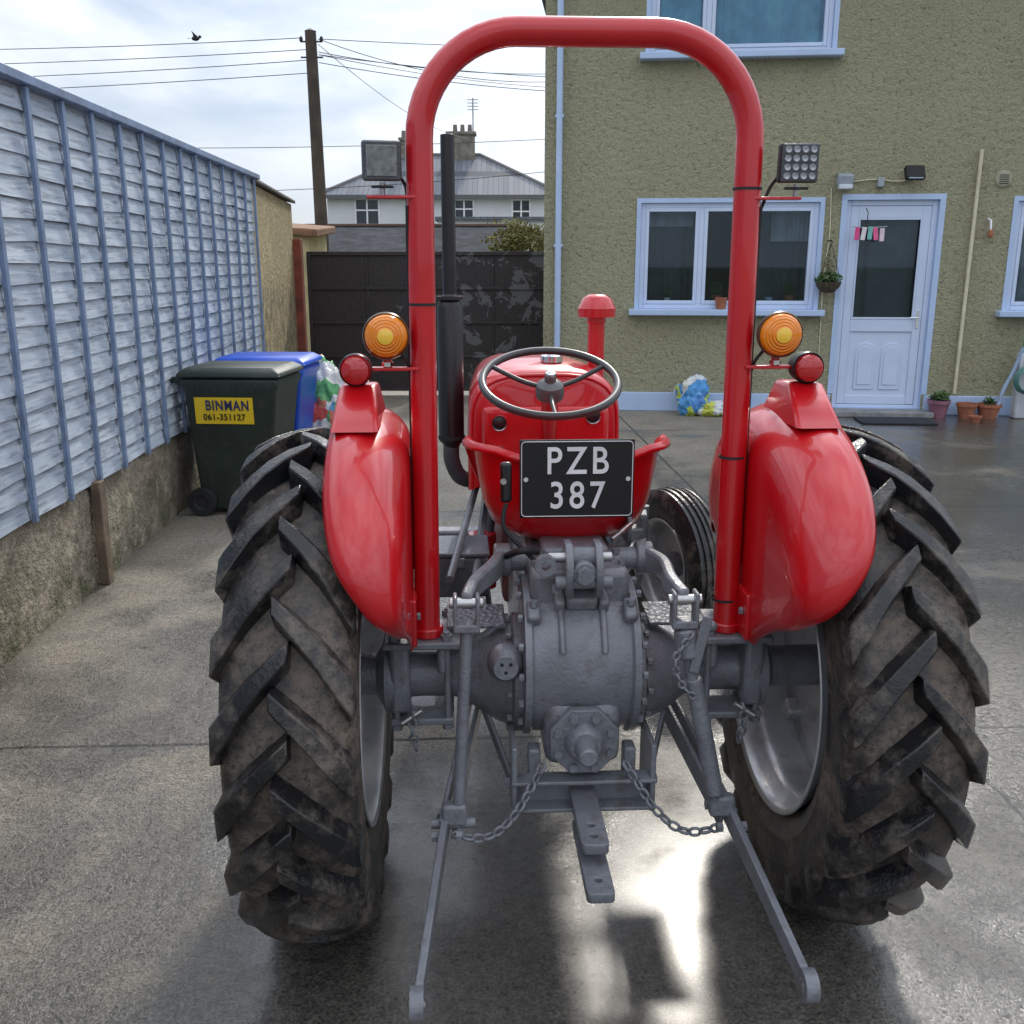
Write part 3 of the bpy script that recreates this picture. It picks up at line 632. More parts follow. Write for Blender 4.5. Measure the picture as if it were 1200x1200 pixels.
mesh_obj('wings',[(-.03,0,.02),(.05,0,.02),(-.02,-.18,.10),(-.02,.18,.10)],[(0,1,2),(1,0,3)],BLACK,bird); mesh_obj('tail',[(-.06,0,0),(-.15,-.03,0),(-.15,.03,0)],[(0,1,2)],BLACK,bird)
mesh_obj('beak',[(.108,-.008,.03),(.108,.008,.03),(.135,0,.025)],[(0,1,2)],BLACK,bird)

# ---------------------------------------------------------------- bins
def bin_(name,loc,rz,mat,lidmat,sticker=False):
    b=empty(name,loc,rz)
    def sec(z,x0,x1,w): return [(x0,-w,z),(x1,-w,z),(x1,w,z),(x0,w,z)]
    vs=[]; S=[(.03,-.22,.24,.22),(.10,-.24,.25,.23),(.86,-.29,.34,.275),(.90,-.31,.36,.29),(.95,-.31,.36,.29)]
    for s in S: vs+=sec(*s)
    fs=[(3,2,1,0)]
    for i in range(len(S)-1):
        for k in range(4):
            j=(k+1)%4; fs.append((4*i+k,4*i+j,4*i+4+j,4*i+4+k))
    fs.append((16,17,18,19))
    o=mesh_obj('bin_body',vs,fs,mat,b); bev(o,.02,3)
    vs=[]; L=[(.955,-.33,.38,.30),(.985,-.33,.38,.30),(1.02,-.28,.32,.25)]
    for s in L: vs+=sec(*s)
    fs=[(3,2,1,0)]
    for i in range(2):
        for k in range(4):
            j=(k+1)%4; fs.append((4*i+k,4*i+j,4*i+4+j,4*i+4+k))
    fs.append((8,9,10,11)); o=mesh_obj('bin_lid',vs,fs,lidmat,b); bev(o,.015,3)
    cyl('bin_handle',(-.40,-.24,.93),(-.40,.24,.93),.016,lidmat,b)
    for y in (-.22,0,.22): box('handle_arm',(-.355,y,.935),(.10,.025,.04),lidmat,b,b=.006)
    for y in (-.27,.27):
        lathe('bin_wheel',[(0,-.02),(.04,-.02),(.05,-.028),(.095,-.028),(.10,-.015),(.10,.015),(.095,.028),(.05,.028),(.04,.02),(0,.02)],'Y',(-.22,y,.10),BLACKM,b,28)
    cyl('bin_axle',(-.22,-.27,.10),(-.22,.27,.10),.012,STEEL,b)
    if sticker:
        Y1=simple('yellow_label',(.85,.58,.02),.4,0,0,.03); INK=simple('label_ink',(.02,.03,.12),.5)
        box('label',(-.02,-.275,.735),(.40,.006,.18),Y1,b,rot=(3.4,0,0))
        text('label_text','BINMAN',.095,(.005,-.2835,.768),(93.4,0,0),INK,b,.76,.0020,.0015,1.14)
        text('label_number','061-351127',.060,(-.02,-.279,.69),(93.4,0,0),BLACK,b,.95,.0008,.0015,1.06)
        for k in range(4): box('side_rib_%d'%k,(-.19+.125*k,-.2815,.875),(.012,.012,.035),mat,b)
    return b
BG=simple('dark_green_plastic',(.024,.036,.030),.5,0,0,.15,5,.15,90,dirt=(.06,.06,.05),dirtamt=.6)
BB=simple('blue_plastic',(.008,.08,.55),.35,0,0,.1,5)
bin_('wheelie_bin',(-1.90,6.85,0),-4,BG,BG,True)
bin_('recycling_bin',(-1.90,7.60,0),-2,BB,BB)
lump('refuse_sack',(-1.47,8.15,.42),(.24,.22,.46),patch('sack_colours',[(.10,.35,.12),(.7,.7,.7),(.65,.10,.08),(.15,.45,.15),(.75,.72,.65),(.1,.3,.5),(.62,.2,.12)],11),seed=9,amp=.4)

# ---------------------------------------------------------------- TRACTOR
T=empty('tractor',(.165,2.43,0),3.0)
RAD=.645
def base_r(a):
    a=abs(a)
    P=[(0,.600),(.06,.597),(.10,.590),(.128,.572),(.141,.53),(.143,.47),(.128,.405),(.105,.378)]
    for i in range(len(P)-1):
        if P[i][0]<=a<=P[i+1][0]:
            t=(a-P[i][0])/(P[i+1][0]-P[i][0]); return P[i][1]*(1-t)+P[i+1][1]*t
    return P[4][1]
def rear_tyre(side):
    nm='rear_tyre_'+('left' if side<0 else 'right')
    prof=[(.378,-.105),(.392,-.120),(.396,-.121),(.405,-.128),(.44,-.139),(.444,-.1415),(.449,-.139),(.485,-.1435),(.53,-.141),(.56,-.134),(.577,-.122),(.589,-.10),(.596,-.06),(.599,0)]
    prof=prof+[(r,-h) for r,h in reversed(prof[:-1])]
    lathe(nm,prof,'X',(side*.662,0,RAD),TYRE,T,96,60)
    vs=[];fs=[];NL=21
    st=[(-.018,0),(.03,0),(.07,0),(.105,0),(.136,0),(.1455,1),(.146,2)]
    for s in (-1,1):
        for k in range(NL):
            ph0=2*math.pi*(k+(0 if s<0 else .5))/NL
            b0=len(vs)
            for i,(a,mode) in enumerate(st):
                fl=a
                dphi=(fl*1.00+ (max(0,fl-.06))*.35)/.63
                rt=.650-.045*max(0,a)**2/.02 if mode==0 else (.600 if mode==1 else .54)
                rb=base_r(min(a,.128))-.006 if mode==0 else (.56 if mode==1 else .52)
                ht=.0185+.0052*i if mode==0 else (.040 if mode==1 else .024)
                hb=ht+.017
                ht+=random.uniform(-.0015,.0015)
                ax=a*s; axb=min(a,.130)*s if mode<2 else .138*s
                ph=ph0+dphi
                for (r_,h_,x_) in ((rb,-hb,axb),(rt,-ht,ax),(rt,ht,ax),(rb,hb,axb)):
                    p_=ph+h_/.63; vs.append((x_,r_*math.cos(p_),r_*math.sin(p_)))
            n=len(st)
            for i in range(n-1):
                for j in range(3):
                    q=b0+i*4+j; fs.append((q,q+1,q+5,q+4))
            fs.append((b0,b0+1,b0+2,b0+3)); q=b0+(n-1)*4; fs.append((q+3,q+2,q+1,q))
    o=mesh_obj(nm+'_lugs',vs,fs,LUG,T,recalc=True); o.location=(side*.662,0,RAD); bev(o,.003,1)
    rp_=[(.385,-.135),(.372,-.130),(.366,-.105),(.345,-.085),(.335,-.06),(.335,.06),(.345,.085),(.366,.105),(.372,.130),(.385,.135)]
    r=lathe('rear_rim_'+nm[-5:].strip('_'),rp_,'X',(side*.662,0,RAD),SILVER,T,72); m=r.modifiers.new('s','SOLIDIFY'); m.thickness=.006; m.offset=0
    dp=[(.334,.02),(.30,.035),(.27,.03),(.20,.055),(.13,.06),(.12,.05),(0,.05)]
    d=lathe('wheel_disc_'+nm[-5:].strip('_'),[(a,b*side) for a,b in dp],'X',(side*.662,0,RAD),SILVER,T,60); m=d.modifiers.new('s','SOLIDIFY'); m.thickness=.008; m.offset=0
    bolts('wheel_bolts_'+str(side),(side*.70,0,RAD),'X' if side<0 else '-X',.095,8,.014,.02,STEEL,T)
    for k in range(6):
        box('rim_lug_%d_%d'%(side,k),(side*.675,.305*math.cos(R(60*k+12)),RAD+.305*math.sin(R(60*k+12))),(.05,.06,.05),SILVER,T,rot=(60*k+12,0,0),b=.008)
rear_tyre(-1); rear_tyre(1)
ax=[(.0,.10),(.155,.10),(.155,.165),(.140,.172),(.128,.205),(.10,.25),(.075,.285),(.062,.32),(.060,.40),(.062,.43),(.085,.445),(.105,.455),(.105,.495),(.08,.505),(.055,.52),(.055,.66)]
for s in (-1,1):
    n='left' if s<0 else 'right'
    lathe('axle_housing_'+n,[(r,h*s) for r,h in ax],'X',(0,0,RAD),GREY,T,40,30)
    bolts('axle_flange_bolts_'+n,(s*.172,0,RAD),'X' if s>0 else '-X',.146,12,.009,.012,GREY,T)
    box('rops_mount_plate_'+n,(s*.395,-.01,.765),(.20,.22,.018),GREY,T,b=.004)
    box('rops_lower_plate_'+n,(s*.40,-.01,.555),(.16,.20,.018),GREY,T,b=.004)
    for k,(x,y) in enumerate(((.335,-.095),(.465,-.095),(.335,.085),(.465,.085))):
        cyl('mount_stud_%s_%d'%(n,k),(s*x,y,.53),(s*x,y,.795),.008,GREY,T,seg=12)
        bolts('mount_nut_%s_%d'%(n,k),(s*x,y,.774),'Z',0,1,.015,.014,GREY,T); bolts('mount_nutb_%s_%d'%(n,k),(s*x,y,.546),'-Z',0,1,.015,.014,GREY,T)
    box('axle_clamp_'+n,(s*.455,-.075,.67),(.05,.06,.19),GREY,T,b=.012); box('axle_clampb_'+n,(s*.345,-.04,.72),(.03,.12,.08),GREY,T,b=.01)
lathe('differential_housing',[(0,-.146),(.186,-.146),(.208,-.142),(.208,-.126),(.196,-.120),(.200,-.10),(.203,0),(.200,.10),(.196,.120),(.208,.126),(.208,.142),(.186,.146),(0,.146)],'X',(0,-.01,.70),GREY,T,72,28)
box('housing_lower_block',(0,-.10,.56),(.19,.22,.17),GREY,T,b=.03,seg=3)
for s in (-1,1):
    for k in range(7):
        a=R(88+k*22); bolts('housing_flange_bolt_%d_%d'%(s,k),(s*.146,-.01+.193*math.cos(a),.70+.193*math.sin(a)),'X' if s>0 else '-X',0,1,.010,.012,GREY,T)
    pts=[(s*.052,-.01+.205*math.cos(R(a_)),.70+.205*math.sin(R(a_))) for a_ in range(95,160,8)]
    tube('housing_rib_%d'%s,pts,.0085,GREY,T)
    box('housing_top_lug_%d'%s,(s*.055,-.115,.885),(.026,.07,.05),GREY,T,rot=(35,0,0),b=.008)
    box('housing_side_lug_%d'%s,(s*.120,-.145,.862),(.034,.06,.035),GREY,T,b=.008,rot=(40,0,0)); bolts('side_lug_bolt_%d'%s,(s*.120,-.15,.878),'Z',0,1,.011,.014,GREY,T)
box('filler_neck',(0,-.12,.89),(.08,.06,.04),GREY,T,b=.01,rot=(30,0,0))
lathe('dipstick_boss',[(0,-.035),(.030,-.035),(.034,-.025),(.045,-.01),(.045,.02)],'Y',(-.190,-.16,.735),GREY,T,24)
for k,(x,z) in enumerate(((-.20,.745),(-.178,.745),(-.19,.724))): cyl('boss_hole_%d'%k,(x,-.1965,z),(x,-.19,z),.0045,BLACKM,T,seg=10)
hexo=[( .088*math.cos(R(22.5+45*i)), .088*math.sin(R(22.5+45*i))) for i in range(8)]
plate('pto_flange',hexo,[],.024,GREY,T,(0,-.222,.555),(90,0,0))
bolts('pto_bolts',(0,-.236,.555),'-Y',.070,8,.011,.014,GREY,T,22.5)
lathe('pto_collar',[(.0,-.03),(.036,-.03),(.044,-.022),(.050,0)],'Y',(0,-.236,.555),GREY,T,30)
lathe('pto_shaft_cap',[(0,-.060),(.018,-.060),(.023,-.055),(.027,-.02),(.029,0)],'Y',(0,-.262,.555),GREY,T,24)
box('gearbox',(0,.55,.64),(.26,.85,.34),GREY,T,b=.03); box('lift_cover',(0,.10,.905),(.25,.42,.10),GREY,T,b=.02)
box('lift_cover_top',(0,.13,.965),(.17,.28,.04),GREY,T,b=.012)
for k,(x,y) in enumerate(((-.11,-.06),(.11,-.06),(-.11,.04),(.11,.04))): bolts('lift_cover_bolt_%d'%k,(x,y,.955),'Z',0,1,.011,.012,GREY,T)
ENG=simple('engine_paint',(.20,.06,.055),.5,0,.1,.3,9,.4,60)
box('engine_block',(0,1.42,.72),(.30,.95,.46),ENG,T,b=.03); box('sump',(0,1.3,.44),(.24,.9,.14),GREY,T,b=.03)
for k in range(4): cyl('engine_pipe_%d'%k,(-.17,1.05+.2*k,.9),(-.21,1.0+.2*k,.62),.014,GREYD,T,seg=10)
cyl('oil_filter',(-.22,1.0,.55),(-.22,1.0,.75),.05,RED,T)
tube('hydraulic_pipe_a',[(.10,.05,.99),(.16,.10,1.02),(.19,.3,.98),(.18,.5,.86)],.008,STEEL,T,smoothn=6)
tube('hydraulic_pipe_b',[(-.10,-.02,.98),(-.15,-.05,.99),(-.19,.1,.92),(-.17,.35,.80)],.009,BLACKM,T,smoothn=6)
plate('control_quadrant',[(-.06,-.04),(.06,-.04),(.07,.03),(.0,.07),(-.07,.03)],[(.0,.0,.012)],.008,GREY,T,(.155,.16,1.0),(90,0,90))
cyl('lift_cross_shaft',(-.20,.06,.935),(.20,.06,.935),.030,GREY,T)
for s,ex,ey in ((-1,-.285,-.27),(1,.225,-.27)):
    n='left' if s<0 else 'right'
    cyl('lift_arm_boss_'+n,(s*.165,.06,.935),(s*.210,.06,.935),.044,GREY,T,b=.005)
    pts=catmull([(s*.19,.06,.935),(s*.215,-.06,.945),((ex*.93),-.19,.945),(ex,ey,.935)],4)
    vs=[];fs=[]
    for k,p in enumerate(pts):
        t=k/(len(pts)-1); d=(pts[min(k+1,len(pts)-1)]-pts[max(k-1,0)]).normalized(); sd_=d.cross(Vector((0,0,1))).normalized(); ww=.014; hh=.032-.012*t
        vs+=[p+sd_*ww-Vector((0,0,hh)),p+sd_*ww+Vector((0,0,hh)),p-sd_*ww+Vector((0,0,hh)),p-sd_*ww-Vector((0,0,hh))]
    for k in range(len(pts)-1):
        for j in range(4): fs.append((4*k+j,4*k+(j+1)%4,4*k+4+(j+1)%4,4*k+4+j))
    fs.append((0,1,2,3)); q=4*(len(pts)-1); fs.append((q+3,q+2,q+1,q))
    o=mesh_obj('lift_arm_'+n,vs,fs,GREY,T,recalc=True); bev(o,.007)
    cyl('lift_arm_pin_'+n,(ex-.04,ey-.0,.932),(ex+.04,ey,.932),.012,STEEL,T,seg=14,b=.002)
    box('rod_yoke_a_'+n,(ex-.026,ey,.915),(.01,.045,.075),GREY,T,b=.004); box('rod_yoke_b_'+n,(ex+.026,ey,.915),(.01,.045,.075),GREY,T,b=.004); box('rod_yoke_c_'+n,(ex,ey,.875),(.062,.045,.02),GREY,T,b=.004)
for s in (-1,1):
    plate('rocker_cheek_%d'%s,[(-.05,-.05),(.05,-.05),(.06,.03),(.03,.07),(-.02,.07),(-.055,.03)],[(.0,.035,.012)],.014,GREY,T,(s*.036,-.14,.965),(90,0,90))
cyl('rocker_pin',(-.085,-.14,1.0),(.07,-.14,1.0),.013,STEEL,T,seg=16)
lathe('rocker_hook_ring',[(.011,-.012),(.026,-.012),(.028,0),(.026,.012),(.011,.012),(.011,-.012)],'Y',(-.092,-.155,.985),GREY,T,24)
cyl('rocker_pin_low',(-.07,-.17,.945),(.07,-.17,.945),.016,GREY,T,seg=16,b=.002); cyl('rocker_boss',(-.03,-.14,1.0),(.03,-.14,1.0),.026,GREY,T)
cyl('control_spring',(0,-.08,.97),(0,-.19,.97),.030,GREY,T,b=.004); bolts('spring_nut',(0,-.19,.97),'-Y',0,1,.022,.02,GREY,T)
for x in (-.065,.065): bolts('rocker_bolt_%d'%(x*1000),(x,-.145,.925),'-Y',0,1,.012,.02,GREY,T)
def eye(name,c,r,th,mat,axis='X'):
    return lathe(name,[(r*.45,-th),(r,-th),(r,th),(r*.45,th),(r*.45,-th)],axis,c,mat,T,28)
for s in (-1,1):
    n='left' if s<0 else 'right'
    A=Vector((s*.245,.10,.53)); C=Vector((s*.392,-.705,.245)); M=A.lerp(C,.52)
    if s>0: C=Vector((.408,-.70,.25)); M=A.lerp(C,.52)
    bar('lower_link_front_'+n,A,M,.012,.056,GREY,T); bar('lower_link_front_b_'+n,A+Vector((s*.03,0,0)),M+Vector((s*.03,0,0)),.010,.050,GREY,T); bar('lower_link_rear_'+n,M+Vector((s*.014,.06,.02)),C,.018,.054,GREY,T,h2=.042)
    for k,t in enumerate((.47,.55)):
        p=A.lerp(C,t); bolts('link_bolt_%s_%d'%(n,k),p+Vector((s*.034,0,0)),'X' if s>0 else '-X',0,1,.013,.014,GREY,T); bolts('link_boltb_%s_%d'%(n,k),p-Vector((s*.01,0,0)),'-X' if s>0 else 'X',0,1,.013,.014,GREY,T)
    eye('link_ball_socket_'+n,C+Vector((s*.004,-.02,-.008)),.034,.014,GREY); sphere('link_ball_'+n,C+Vector((s*.004,-.02,-.008)),.021,STEEL,T)
    eye('link_front_eye_'+n,A,.036,.014,GREY); cyl('link_front_pin_'+n,A-Vector((s*.14,0,0)),A+Vector((s*.04,0,0)),.014,GREY,T)
    bar('stay_bar_'+n,(s*.26,.0,.60),(s*.165,-.2,.40),.01,.03,GREY,T)
    J=A.lerp(C,.51)
    if s<0:
        cyl('lift_rod_left',(-.285,-.27,.87),J+Vector((.010,0,.03)),.0145,GREY,T,seg=20); box('lift_rod_fork_left',J+Vector((.0,0,.03)),(.06,.032,.055),GREY,T,b=.008)
        cyl('lift_rod_pin_left',J-Vector((.055,0,-.005)),J+Vector((.05,0,.005)),.013,GREY,T,seg=14)
    else:
        cyl('levelling_screw',(.225,-.27,.87),(.262,-.29,.66),.015,GREY,T,seg=20); cyl('levelling_box',(.229,-.27,.86),(.238,-.28,.79),.028,GREY,T,b=.006); cyl('levelling_sleeve',(.25,-.285,.74),(.31,-.315,.45),.021,GREY,T,r2=.021,b=.004)
        cyl('levelling_lower_rod',(.31,-.315,.45),J+Vector((-.02,0,.03)),.013,GREY,T); box('levelling_fork',J+Vector((0,0,.03)),(.06,.032,.055),GREY,T,b=.008)
        cyl('levelling_crank',(.235,-.275,.82),(.30,-.24,.85),.008,GREY,T,seg=10); sphere('crank_knob',(.30,-.24,.852),.014,GREY,T)
        bar('levelling_strap',(.275,-.30,.90),(.245,-.30,.76),.008,.025,GREY,T)
        chain('levelling_chain',[(.24,-.30,.86),(.20,-.31,.80),(.215,-.31,.74),(.25,-.31,.70)],GREY,T,L=.024,r=.003,w=.007)
    chain('check_chain_'+n,[(s*.10,-.235,.50),(s*.17,-.29,.40),(s*.24,-.32,.355),(s*.325,-.33,.37)],GREY,T)
    chain('hanging_chain_'+n,[(s*.42,-.13,.60),(s*.425,-.135,.55),(s*.415,-.13,.49)],GREY,T,L=.03); cyl('linch_pin_'+n,(s*.40,-.13,.60),(s*.45,-.14,.57),.008,STEEL,T,seg=10)
box('drawbar_cross_channel_web',(0,-.20,.415),(.36,.012,.07),GREY,T,b=.003); box('drawbar_cross_channel_top',(0,-.225,.452),(.36,.055,.010),GREY,T,b=.003); box('drawbar_cross_channel_low',(0,-.225,.378),(.36,.055,.010),GREY,T,b=.003)
for s in (-1,1):
    box('drawbar_hanger_%d'%s,(s*.172,-.17,.455),(.014,.15,.18),GREY,T,b=.004); box('drawbar_hanger_in_%d'%s,(s*.12,-.18,.47),(.03,.05,.10),GREY,T,b=.006)
    bolts('hanger_bolt_%d'%s,(s*.18,-.18,.42),'X' if s>0 else '-X',0,1,.014,.014,GREY,T)
plate('drawbar_upper',rrect(.060,.30,.012),[(0,-.115,.011),(0,-.07,.011)],.022,GREY,T,(.0,-.315,.407),(0,0,0))
plate('drawbar_lower',rrect(.058,.30,.010),[(0,-.10,.011),(0,-.135,.004)],.020,GREY,T,(.0,-.415,.352),(0,0,0))
box('drawbar_spacer',(.0,-.33,.378),(.055,.05,.03),GREY,T,b=.004)
# ROPS
hw=.378; zb=.775; zt=2.19; rr_=.225; pts=[]
pts.append((-hw-.005,-.06,zb)); pts.append((-hw,-.06,zt-rr_))
for i in range(1,13): a=R(180-90*i/12); pts.append((-hw+rr_+rr_*math.cos(a),-.06,zt-rr_+rr_*math.sin(a)))
for i in range(0,13): a=R(90-90*i/12); pts.append((hw-rr_+rr_*math.cos(a),-.06,zt-rr_+rr_*math.sin(a)))
pts.append((hw+.005,-.06,zb))
pts2=[pts[0]]
for i in range(1,6): pts2.append(tuple(Vector(pts[0]).lerp(Vector(pts[1]),i/6)))
pts2+=pts[1:]
tube('roll_bar',pts2,.0315,RED,T,res=12)
for s in (-1,1):
    cyl('roll_bar_socket_%d'%s,(s*(hw+.005),-.06,.775),(s*(hw+.005),-.06,.80),.040,RED,T,b=.004)
    for k,z in enumerate((1.60,) if s<0 else (.86,1.23,1.86)):
        lathe('cable_tie_%d_%d'%(s,k),[(.0322,-.003),(.0334,-.003),(.0334,.003),(.0322,.003)],'Z',(s*hw,-.06,z),BLACKM,T,28)
    tube('lamp_cable_%d'%s,[(s*(hw+.03),-.075,1.82),(s*(hw+.033),-.06,1.6),(s*(hw+.034),-.06,1.3),(s*(hw+.034),-.055,.95)],.0042,BLACKM,T,smoothn=6)
LEDF=simple('lamp_lens',(.42,.44,.47),.15,0,1,.05)
for s,x in ((-1,-.462),(1,.485)):
    wl='work_lamp_'+('left' if s<0 else 'right')
    e_=empty(wl,(x,-.085,1.915)); e_.parent=T; e_.rotation_euler=(R(4),0,R(-4 if s>0 else 4))
    box('lamp_housing',(0,0,0),(.088,.035,.086),GREYD if s<0 else BLACKM,e_,b=.006); box('lamp_bezel',(0,-.019,0),(.084,.006,.082),GREYD,e_,b=.004)
    if s>0:
        for i in range(4):
            for j in range(4): lathe('led_%d_%d'%(i,j),[(0,-.001),(.004,-.003),(.0065,-.0045),(.008,0)],'Y',(-.0285+.019*i,-.022,-.0285+.019*j),LEDF,e_,14)
    else:
        box('lamp_glass',(0,-.023,0),(.068,.003,.066),simple('grey_lens',(.20,.205,.205),.3,0,.5,.3,60),e_,b=.002)
    for k in range(5): box('fin_%d'%k,(-.034+.017*k,.028,0),(.004,.022,.07),BLACKM,e_)
    box('lamp_bracket_u',(0,.0,-.055),(.05,.03,.006),BLACKM,e_,b=.002); cyl('lamp_bolt',(0,0,-.075),(0,0,-.045),.006,STEEL,e_,seg=10)
    box('work_lamp_arm_'+str(s),(s*(hw+.055),-.075,1.838),(.13,.03,.007),RED,T,b=.002)
    tube('work_lamp_wire_%d'%s,[(x+s*-.02,-.05,1.90),(x-s*.05,-.05,1.865),(s*(hw+.03),-.06,1.80)],.004,BLACKM,T,smoothn=6)
g=G('amber_lens'); v=g.n('ShaderNodeTexWave'); v.wave_type='RINGS'; v.rings_direction='Y'; v.inputs['Scale'].default_value=45; g.L(g.co,v.inputs['Vector'])
AMB=g.set((1.0,.28,.004),.12,0,g.bump(v.outputs[1],.6,.004),.6)
AMBC=simple('amber_bright',(1.0,.60,.05),.1,0,.6,.02)
g=G('red_lens'); REDL=g.set((.50,.005,.008),.1,0,None,1)
for s,x in ((-1,-.462),(1,.462)):
    lathe('indicator_body_%d'%s,[(0,.035),(.035,.035),(.05,.015),(.054,-.004),(.054,-.012),(.049,-.012)],'Y',(x,-.10,1.53),simple('amber_back%d'%s,(.06,.04,.03),.4,.2),T,40)
    lathe('indicator_lens_%d'%s,[(.05,-.010),(.048,-.022),(.040,-.030),(.026,-.034),(.0255,-.037),(.018,-.040)],'Y',(x,-.10,1.53),AMB,T,40)
    lathe('indicator_lens_centre_%d'%s,[(.018,-.040),(.012,-.042),(0,-.043)],'Y',(x,-.10,1.53),AMBC,T,40)
    lathe('indicator_ring_%d'%s,[(.049,-.010),(.052,-.016),(.055,-.010),(.054,-.004)],'Y',(x,-.10,1.53),simple('lamp_rim%d'%s,(.14,.10,.07),.35,.5),T,40)
    box('indicator_arm_%d'%s,(s*(hw+.075),-.08,1.452),(.13,.03,.008),RED,T,b=.002); cyl('indicator_stem_%d'%s,(x,-.085,1.45),(x,-.085,1.485),.010,RED,T,seg=12); bolts('indicator_nut_%d'%s,(x,-.085,1.458),'Z',0,1,.014,.01,CHROME,T)
    tube('indicator_wire_%d'%s,[(x-s*.02,-.08,1.50),(x-s*.045,-.08,1.47),(s*(hw+.034),-.06,1.44)],.004,BLACKM,T,smoothn=6)
    xt=s*.535
    lathe('tail_lamp_body_%d'%s,[(0,.04),(.030,.04),(.036,.02),(.037,-.02),(.033,-.022)],'Y',(xt,-.09,1.452),RED if s<0 else BLACKM,T,32)
    lathe('tail_lamp_rim_%d'%s,[(.033,-.018),(.037,-.024),(.039,-.018),(.037,-.012)],'Y',(xt,-.09,1.452),BLACK,T,32)
    lathe('tail_lamp_lens_%d'%s,[(.034,-.018),(.031,-.035),(.02,-.042),(0,-.044)],'Y',(xt,-.09,1.452),REDL,T,32)
    cyl('tail_lamp_stem_%d'%s,(xt,-.075,1.40),(xt,-.075,1.43),.012,RED,T,seg=12)
# fenders: crown peaks mid-width and slopes down to the inner plate
def fender(s):
    sp=[(.30,.93,.49),(.38,1.03,.53),(.38,1.16,.575),(.27,1.285,.60),(.04,1.355,.610),(-.21,1.322,.610),(-.40,1.218,.602),(-.507,1.095,.570),(-.510,.985,.512),(-.425,.912,.465),(-.30,.858,.440),(-.20,.80,.436),(-.17,.775,.436)]
    P=catmull(sp,8); n=len(P); vs=[];fs=[]
    xi=.415
    for i,p in enumerate(P):
        a=P[max(i-1,0)];b=P[min(i+1,n-1)]; ty,tz=b.x-a.x,b.y-a.y; l=math.hypot(ty,tz); ny,nz=tz/l,-ty/l
        xo=p.z-(.014 if s<0 else 0)
        w_=xo-xi; q=min(1,w_/.15)
        row=[(0,.150),(.008,.115),(.035,.085),(.09,.058),(.18,.036),(.30,.019),(.44,.007),(.58,.000),(.72,-.002),(.86,.003),(.95,.012),(.995,.026),(1.0,.048)]
        for (fx,o_) in row:
            oo=o_*q+ (.02*(1-q) if fx<.1 else 0)
            vs.append((s*(xi+fx*w_),p.x-ny*oo,p.y-nz*oo))
    m=13
    for i in range(n-1):
        for j in range(m-1): fs.append((i*m+j,i*m+j+1,(i+1)*m+j+1,(i+1)*m+j))
    fs.append(tuple(i*m for i in range(n)))
    o=mesh_obj('fender_'+('left' if s<0 else 'right'),vs,fs,RED,T,sm=True,ang=50,recalc=True)
    md=o.modifiers.new('s','SOLIDIFY'); md.thickness=.004
    v=[(-.046,-.05,1.415),(.040,-.05,1.415),(.040,.05,1.415),(-.046,.05,1.415),(-.056,-.165,1.325),(.052,-.165,1.325),(.055,.12,1.325),(-.058,.12,1.325)]
    v=[(s*.535+ s*x,y-.06,z) for x,y,z in v]
    o=mesh_obj('tail_lamp_bracket_%d'%s,v,[(0,1,2,3),(0,4,5,1),(1,5,6,2),(2,6,7,3),(3,7,4,0)],RED,T,recalc=True); bev(o,.010,3)
    box('fender_bracket_%d'%s,(s*.412,-.10,.84),(.012,.12,.12),RED,T,b=.004)
    for k in range(2): bolts('fender_bolt_%d_%d'%(s,k),(s*.405,-.13+.06*k,.85),'-X' if s>0 else 'X',0,1,.010,.008,GREY,T)
fender(-1); fender(1)
BX=-.02
def section(y,hw_,zt_,zb_,n=9,p=3.2):
    out=[(BX-hw_,y,zb_)]
    zc=zt_-hw_*.75
    for i in range(n*2+1):
        a=math.pi-math.pi*i/(n*2); c_,s_=math.cos(a),math.sin(a)
        out.append((BX+hw_*(abs(c_)**(2/p))*(1 if c_>0 else -1),y,zc+(zt_-zc)*(abs(s_)**(2/p))))
    out.append((BX+hw_,y,zb_)); return out
secs=[section(.735,.220,1.325,.98),section(.745,.238,1.345,.97),section(.775,.250,1.362,.96),section(1.1,.245,1.37,.96),section(1.6,.225,1.345,.92),section(2.0,.205,1.30,.85),section(2.2,.19,1.26,.78),section(2.3,.165,1.20,.72),section(2.34,.13,1.1,.7)]
vs=[];fs=[]; m=len(secs[0])
for s_ in secs: vs+=s_
for i in range(len(secs)-1):
    for j in range(m-1): fs.append((i*m+j,i*m+j+1,(i+1)*m+j+1,(i+1)*m+j))
fs.append(tuple(range(m))); fs.append(tuple(reversed(range((len(secs)-1)*m,len(secs)*m))))
mesh_obj('bonnet',vs,fs,RED,T,sm=True,ang=40,recalc=True)
tube('bonnet_edge',[Vector(q)+Vector((0,-.0,0)) for q in secs[1]],.006,RED,T)
box('dash_panel',(BX,.715,1.12),(.41,.05,.26),RED,T,b=.02,seg=3)
lathe('fuel_cap',[(0,.03),(.03,.028),(.038,.02),(.038,0)],'Z',(.02,.95,1.368),CHROME,T,24)
for k,(x,z) in enumerate(((-.17,1.2),(.13,1.22),(.16,1.12),(-.17,1.1))):
    lathe('dash_gauge_%d'%k,[(0,-.012),(.014,-.012),(.020,-.008),(.022,0)],'Y',(x,.688,z),BLACK,T,20); lathe('dash_bezel_%d'%k,[(.020,-.008),(.024,-.012),(.026,0)],'Y',(x,.689,z),CHROME,T,20)
box('grab_bar',(-.20,.69,1.05),(.02,.02,.12),GREY,T,b=.004)
sw=empty('steering_wheel',(-.025,.50,1.352)); sw.parent=T; sw.rotation_euler=(R(22),0,0)
SWP=simple('wheel_plastic',(.035,.034,.034),.35,0,.3); SPK=simple('spoke_paint',(.05,.05,.05),.35,.3)
